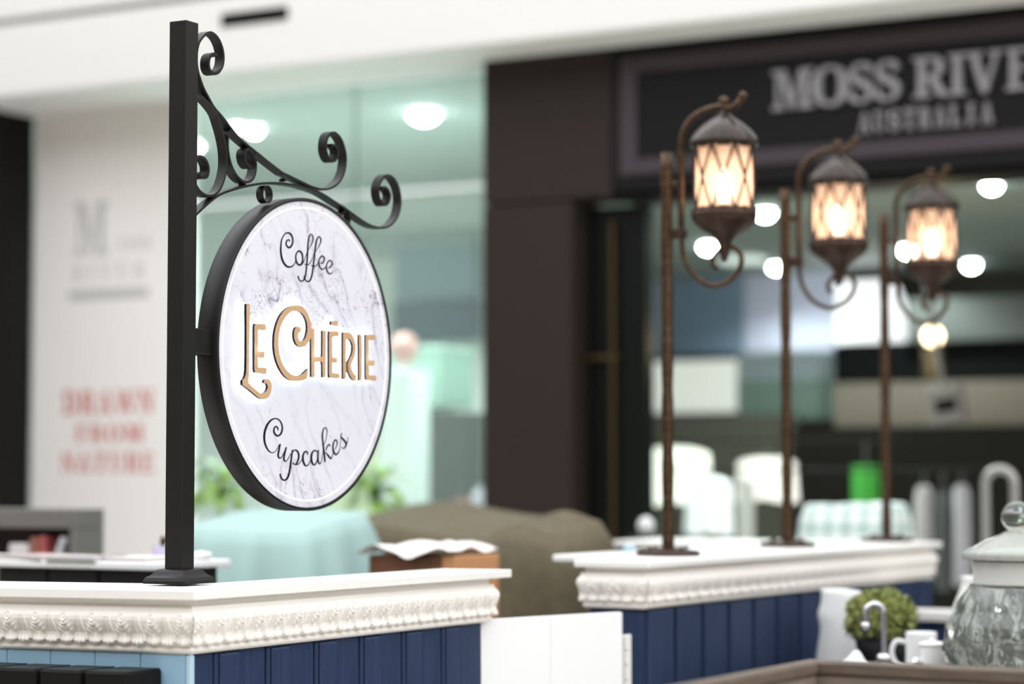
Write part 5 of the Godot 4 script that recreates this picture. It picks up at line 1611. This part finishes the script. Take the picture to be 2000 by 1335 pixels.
# ======================= bench with jar, tap, bush, cups =====================
func build_bench() -> void:
	# low inner counter
	var top := 0.9
	var ct := thing("inner_counter", "dark inner counter inside the kiosk holding jar, tap and cups", "counter", Vector3(-1.75, 0, -5.25))
	part("counter_top", span_mesh(Vector3(-0.5, top - 0.03, -0.75), Vector3(1.6, top, 0.45), 0.003), mat("counter_dark", c8(40, 38, 40), 0.4), ct)
	part("carcass", span_mesh(Vector3(-0.48, 0, -0.72), Vector3(1.58, top - 0.0305, 0.42), 0.003), mat("carcass_dark", c8(30, 32, 40), 0.6), ct)
	# timber upstand in the foreground, two runs meeting at a corner
	var up := thing("timber_ledge", "weathered taupe timber ledge crossing the lower corner in front of the jar", "ledge", Vector3(-1.3571, 1.1052, -3.3956))
	var tw := mat("taupe_timber", Color.WHITE, 0.55)
	grain(tw, 81, 0.015, c8(82, 70, 60), c8(108, 94, 82), Vector3(1.2, 6, 1.2))
	var tw2 := mat("pale_timber", Color.WHITE, 0.55)
	grain(tw2, 82, 0.015, c8(104, 93, 82), c8(128, 116, 104), Vector3(1.2, 6, 1.2))
	part("top_rail", span_mesh(Vector3(-0.03, -0.022, -0.03), Vector3(1.2, 0, 0.0), 0.004), tw, up)
	part("side_rail", span_mesh(Vector3(-0.03, -0.022, 0.0005), Vector3(0.0, 0, 0.8), 0.004), tw, up)
	part("lower_rail", span_mesh(Vector3(-0.026, -0.30, -0.026), Vector3(1.2, -0.0225, -0.004), 0.004), tw2, up)
	part("lower_rail", span_mesh(Vector3(-0.026, -0.30, -0.0035), Vector3(-0.004, -0.0225, 0.8), 0.004), tw2, up)
	part("support", span_mesh(Vector3(1.1, -1.1052, -0.02), Vector3(1.15, -0.3005, 0.02), 0.003), tw2, up)
	part("support", span_mesh(Vector3(-0.024, -1.1052, 0.72), Vector3(-0.006, -0.3005, 0.78), 0.003), tw2, up)
	# glass jar
	jar(Vector3(-1.4997, 0.9000, -4.9400))
	# swan-neck tap
	var tap := thing("chrome_tap", "chrome swan-neck tap in front of the green bush", "tap", Vector3(-1.8841, 0.9000, -5.1253))
	var chrome := mat("chrome", c8(200, 200, 204), 0.12, 1.0)
	var th: float = 1.0695 - 0.9
	var st := start()
	lathe(st, [Vector2(0, 0), Vector2(0.021, 0), Vector2(0.021, 0.008), Vector2(0.016, 0.014), Vector2(0.010, 0.02)], 20)
	lathe(st, [Vector2(0.017, 0.055), Vector2(0.018, 0.06), Vector2(0.018, 0.072), Vector2(0.01, 0.078)], 20)
	part("collar", st, chrome, tap)
	st = start()
	var pts := [Vector3(0, 0.01, 0), Vector3(0, th * 0.6, 0), Vector3(0, th, 0)]
	var dirx := Vector3(-0.87, 0, 0.49)
	for k in 9:
		var a := PI * k / 8
		pts.append(Vector3(0, th, 0) + dirx * (0.021 * (1.0 - cos(a))) + Vector3(0, 0.024 * sin(a), 0))
	pts.append(Vector3(0, th - 0.02, 0) + dirx * 0.043)
	tube(st, catmull(pts, 3), 0.0085, 14)
	part("spout", st, chrome, tap)
	st = start()
	lathe(st, [Vector2(0.0, -0.012), Vector2(0.010, -0.012), Vector2(0.011, 0.0), Vector2(0.011, 0.012), Vector2(0.008, 0.014)], 16)
	part("nozzle", st, chrome, tap, Vector3(0, th - 0.032, 0) + dirx * 0.043)
	# bush in a black pot
	var bush := thing("potted_bush", "round clipped green bush in a black pot behind the chrome tap", "potted plant", Vector3(-2.0296, 0.9000, -5.5034))
	st = start()
	lathe(st, [Vector2(0, 0), Vector2(0.055, 0), Vector2(0.07, 0.1), Vector2(0.066, 0.1), Vector2(0.06, 0.09), Vector2(0, 0.09)], 24)
	part("pot", st, mat("pot_black", c8(26, 26, 28), 0.5), bush)
	st = start()
	leaf_blade(st, Vector3.ZERO, Vector3(0, 0.8, 0.6), Vector3.RIGHT, 0.028, 0.010, 0.0)
	leaf_blade(st, Vector3.ZERO, Vector3(0.6, 0.7, -0.3), Vector3(0.4, 0, 0.8), 0.026, 0.009, 0.0)
	leaf_blade(st, Vector3.ZERO, Vector3(-0.6, 0.7, -0.3), Vector3(0.4, 0, -0.8), 0.026, 0.009, 0.0)
	var lm := mat("bush_leaf", c8(166, 170, 104), 0.55)
	lm.vertex_color_use_as_albedo = true
	lm.backlight_enabled = true
	lm.backlight = Color(0.3, 0.35, 0.15)
	var sprig := finish(st, lm)
	var mm := MultiMesh.new()
	mm.transform_format = MultiMesh.TRANSFORM_3D
	mm.use_colors = true
	mm.mesh = sprig
	mm.instance_count = 1500
	var rng := RandomNumberGenerator.new()
	rng.seed = 77
	var cy: float = 1.0367 - 0.9
	for i in 1500:
		var dv := Vector3(rng.randfn(), rng.randfn(), rng.randfn()).normalized()
		var rad := 0.062 + 0.016 * rng.randf() + 0.006 * sin(dv.x * 9.0) * sin(dv.y * 7.0 + 1.0)
		var pos := Vector3(0, cy, 0) + dv * rad * Vector3(1.05, 0.85, 1.05)
		var b := Basis(Quaternion(Vector3.UP, dv)) if absf(dv.y) < 0.999 else Basis()
		b = b * Basis(Vector3.UP, rng.randf() * TAU)
		mm.set_instance_transform(i, Transform3D(b.scaled(Vector3.ONE * (0.45 + 0.4 * rng.randf())), pos))
		var tone := rng.randf()
		mm.set_instance_color(i, Color(0.5 + 0.4 * tone, 0.58 + 0.34 * tone, 0.48 + 0.3 * tone) if i % 5 else Color(1.0, 0.92, 0.95))
	var fol := MultiMeshInstance3D.new()
	fol.name = "foliage"
	fol.multimesh = mm
	fol.set_meta("kind", "stuff")
	bush.add_child(fol)
	st = start()
	ball(st, Vector3(0, cy, 0), Vector3(0.055, 0.046, 0.055), 20, 14)
	part("twig_core", st, mat("twig_core", c8(48, 56, 30), 0.9), bush)
	# white towel hanging over the rear board
	var tow := thing("white_towel", "white towel hanging against the navy boards beside the green bush", "towel", Vector3(-2.1903, 0.9000, -5.6426))
	st = start()
	var rows := []
	var tall: float = 1.0996 - 0.9
	for j in 17:
		var t := j / 16.0
		var row := []
		for k in 33:
			var a := TAU * k / 32
			var w := lerpf(0.062, 0.055, t) + 0.004 * sin(a * 5.0 + t * 4.0) + 0.010 * pow(1.0 - t, 2.0) + 0.012 * exp(-pow((t - 0.65) / 0.12, 2.0)) * maxf(0.0, -cos(a))
			row.append(Vector3(cos(a) * w, tall * t * (1.0 - 0.03 * maxf(0.0, cos(a))), sin(a) * w * 0.45))
		rows.append(row)
	var cap := []
	for k in 33:
		cap.append(Vector3(0, tall * 0.985, 0))
	rows.append(cap)
	sheet(st, rows, func(c: Vector3) -> Vector3: return Vector3(c.x, 0.02, c.z))
	part("cloth", st, mat("towel_white", c8(250, 250, 250), 0.8), tow)
	var nap := thing("white_napkin", "folded white napkin slumped at the foot of the white towel", "napkin", Vector3(-2.0007, 0.9000, -5.2320))
	st = start()
	rows = []
	for j in 9:
		var row := []
		for k in 17:
			var u := k / 16.0 - 0.5
			var v := j / 8.0
			row.append(Vector3(u * 0.16, 0.072 * exp(-pow(u / 0.24 - 0.1, 2.0)) * sin(PI * minf(v * 1.0, 1.0)) + 0.004 * sin(u * 31.0), 0.06 - v * 0.12))
		rows.append(row)
	sheet(st, rows, func(_c: Vector3) -> Vector3: return Vector3.UP)
	part("cloth", st, mats["towel_white"], nap)
	# mug with big handle, smaller teapot in front
	var mug := thing("white_mug", "white mug with a large looped handle behind the small teapot", "mug", Vector3(-1.8571, 0.9000, -5.3132))
	var china := mat("china_white", c8(236, 236, 234), 0.25)
	var mh: float = 1.0177 - 0.9
	st = start()
	lathe(st, [Vector2(0, 0), Vector2(0.036, 0), Vector2(0.037, 0.003), Vector2(0.038, mh - 0.004), Vector2(0.0375, mh), Vector2(0.035, mh), Vector2(0.034, mh - 0.01), Vector2(0.033, 0.01), Vector2(0, 0.008)], 32)
	part("body", st, china, mug)
	st = start()
	tube(st, catmull([Vector3(-0.037, mh * 0.78, 0.01), Vector3(-0.058, mh * 0.80, 0.016), Vector3(-0.068, mh * 0.6, 0.02), Vector3(-0.060, mh * 0.36, 0.017), Vector3(-0.037, mh * 0.25, 0.01)], 5), 0.006, 10)
	part("handle", st, china, mug)
	var pot := thing("small_teapot", "small white lidded teapot standing in front of the white mug", "teapot", Vector3(-1.7340, 0.9000, -5.0376))
	var ph: float = 1.0151 - 0.9
	st = start()
	lathe(st, [Vector2(0, 0), Vector2(0.028, 0), Vector2(0.031, 0.006), Vector2(0.031, ph - 0.012), Vector2(0.030, ph - 0.006), Vector2(0.0, ph - 0.004)], 28)
	part("body", st, china, pot)
	st = start()
	lathe(st, [Vector2(0.033, ph - 0.006), Vector2(0.033, ph - 0.003), Vector2(0.022, ph + 0.002), Vector2(0.006, ph + 0.004), Vector2(0.006, ph + 0.010), Vector2(0, ph + 0.012)], 28)
	part("lid", st, china, pot)
	st = start()
	tube(st, [Vector3(-0.018, ph * 0.55, 0.024), Vector3(-0.024, ph * 0.62, 0.034), Vector3(-0.027, ph * 0.66, 0.042)], 0.011, 12, 0.009)
	part("spout", st, china, pot)
	var jug := thing("white_jug", "white conical jug standing behind the glass jar's shoulder", "jug", Vector3(-1.8214, 0.9000, -5.6211))
	st = start()
	lathe(st, [Vector2(0, 0), Vector2(0.058, 0), Vector2(0.062, 0.01), Vector2(0.062, 0.11), Vector2(0.054, 0.165), Vector2(0.036, 0.21), Vector2(0.031, 0.23), Vector2(0.034, 0.242), Vector2(0.031, 0.242), Vector2(0.027, 0.228), Vector2(0, 0.2)], 32)
	part("body", st, china, jug)
	st = start()
	tube(st, catmull([Vector3(0.03, 0.22, 0), Vector3(0.07, 0.215, 0), Vector3(0.09, 0.16, 0), Vector3(0.06, 0.11, 0)], 5), 0.006, 10)
	part("handle", st, china, jug)
	# white ledge on the low navy end wall
	var lw := thing("low_wall", "low navy end wall with a white ledge behind the white mug", "low wall", Vector3(-2.2752, 0.0, -6.3365))
	var lh: float = 1.0095
	part("ledge", span_mesh(Vector3(-0.02, lh - 0.03, -0.05), Vector3(0.6, lh, 0.08), 0.003), mats["counter_white"], lw)
	part("panel", span_mesh(Vector3(-0.01, 0, -0.04), Vector3(0.6, lh - 0.0305, 0.06), 0.002), mats["navy_paint"], lw)

func jar(at: Vector3) -> void:
	var o := thing("glass_jar", "large clear glass jar with a domed lid and ball knob at the counter end", "jar", at)
	var glass := mat("jar_glass", c8(210, 214, 208), 0.05)
	glass.albedo_color.a = 0.06
	glass.refraction_enabled = true
	glass.refraction_scale = 0.05
	var R := 0.165
	var h: float = 1.1594 - 0.9
	var st := start()
	var quilt := func(a: float, y: float) -> float: return 0.006 * sin(a * 11.0 + y * 50.0) * sin(a * 11.0 - y * 62.0) * clampf((h - y) / 0.05, 0.0, 1.0)
	var prof := []
	for k in 25:
		var t := k / 24.0
		prof.append(Vector2(0.105 + (R - 0.105) * sin(PI * clampf(t * 0.93 + 0.08, 0, 1)), h * t))
	lathe(st, prof, 96, Transform3D(), quilt)
	var inner := []
	for k in prof.size():
		var q: Vector2 = prof[prof.size() - 1 - k]
		inner.append(Vector2(q.x - 0.011, maxf(q.y, 0.012)))
	inner.append(Vector2(0.0, 0.012))
	lathe(st, inner, 96, Transform3D(), func(a: float, y: float) -> float: return 0.0045 * sin(a * 9.0 - y * 70.0) * clampf((h - y) / 0.05, 0.0, 1.0) * clampf((y - 0.012) / 0.02, 0.0, 1.0))
	lathe(st, [Vector2(0.0, 0.0), Vector2(prof[0].x, 0.0)], 96)
	var lip: Vector2 = prof[prof.size() - 1]
	lathe(st, [Vector2(lip.x, lip.y), Vector2(lip.x - 0.011, lip.y)], 96)
	part("body", st, glass, o)
	st = start()
	lathe(st, [Vector2(0.100, h - 0.002), Vector2(0.098, h + 0.02), Vector2(0.102, h + 0.05), Vector2(0.102, h + 0.05), Vector2(0.09, h + 0.052)], 64)
	part("neck", st, mat("jar_white_band", c8(200, 202, 196), 0.3), o)
	st = start()
	lathe(st, [Vector2(0.118, h + 0.054), Vector2(0.122, h + 0.064), Vector2(0.116, h + 0.074), Vector2(0.095, h + 0.082), Vector2(0.07, h + 0.096), Vector2(0.04, h + 0.108), Vector2(0.026, h + 0.116), Vector2(0, h + 0.118)], 64, Transform3D(), func(a: float, y: float) -> float: return 0.0035 * cos(a * 24.0) * (1.0 if y < h + 0.08 else 0.3))
	var lid := part("lid", st, mat("jar_lid_glass", c8(164, 166, 160), 0.12), o)
	st = start()
	ball(st, Vector3(0, h + 0.148, 0), Vector3(0.036, 0.036, 0.036), 28, 18)
	part("knob", st, glass, lid)
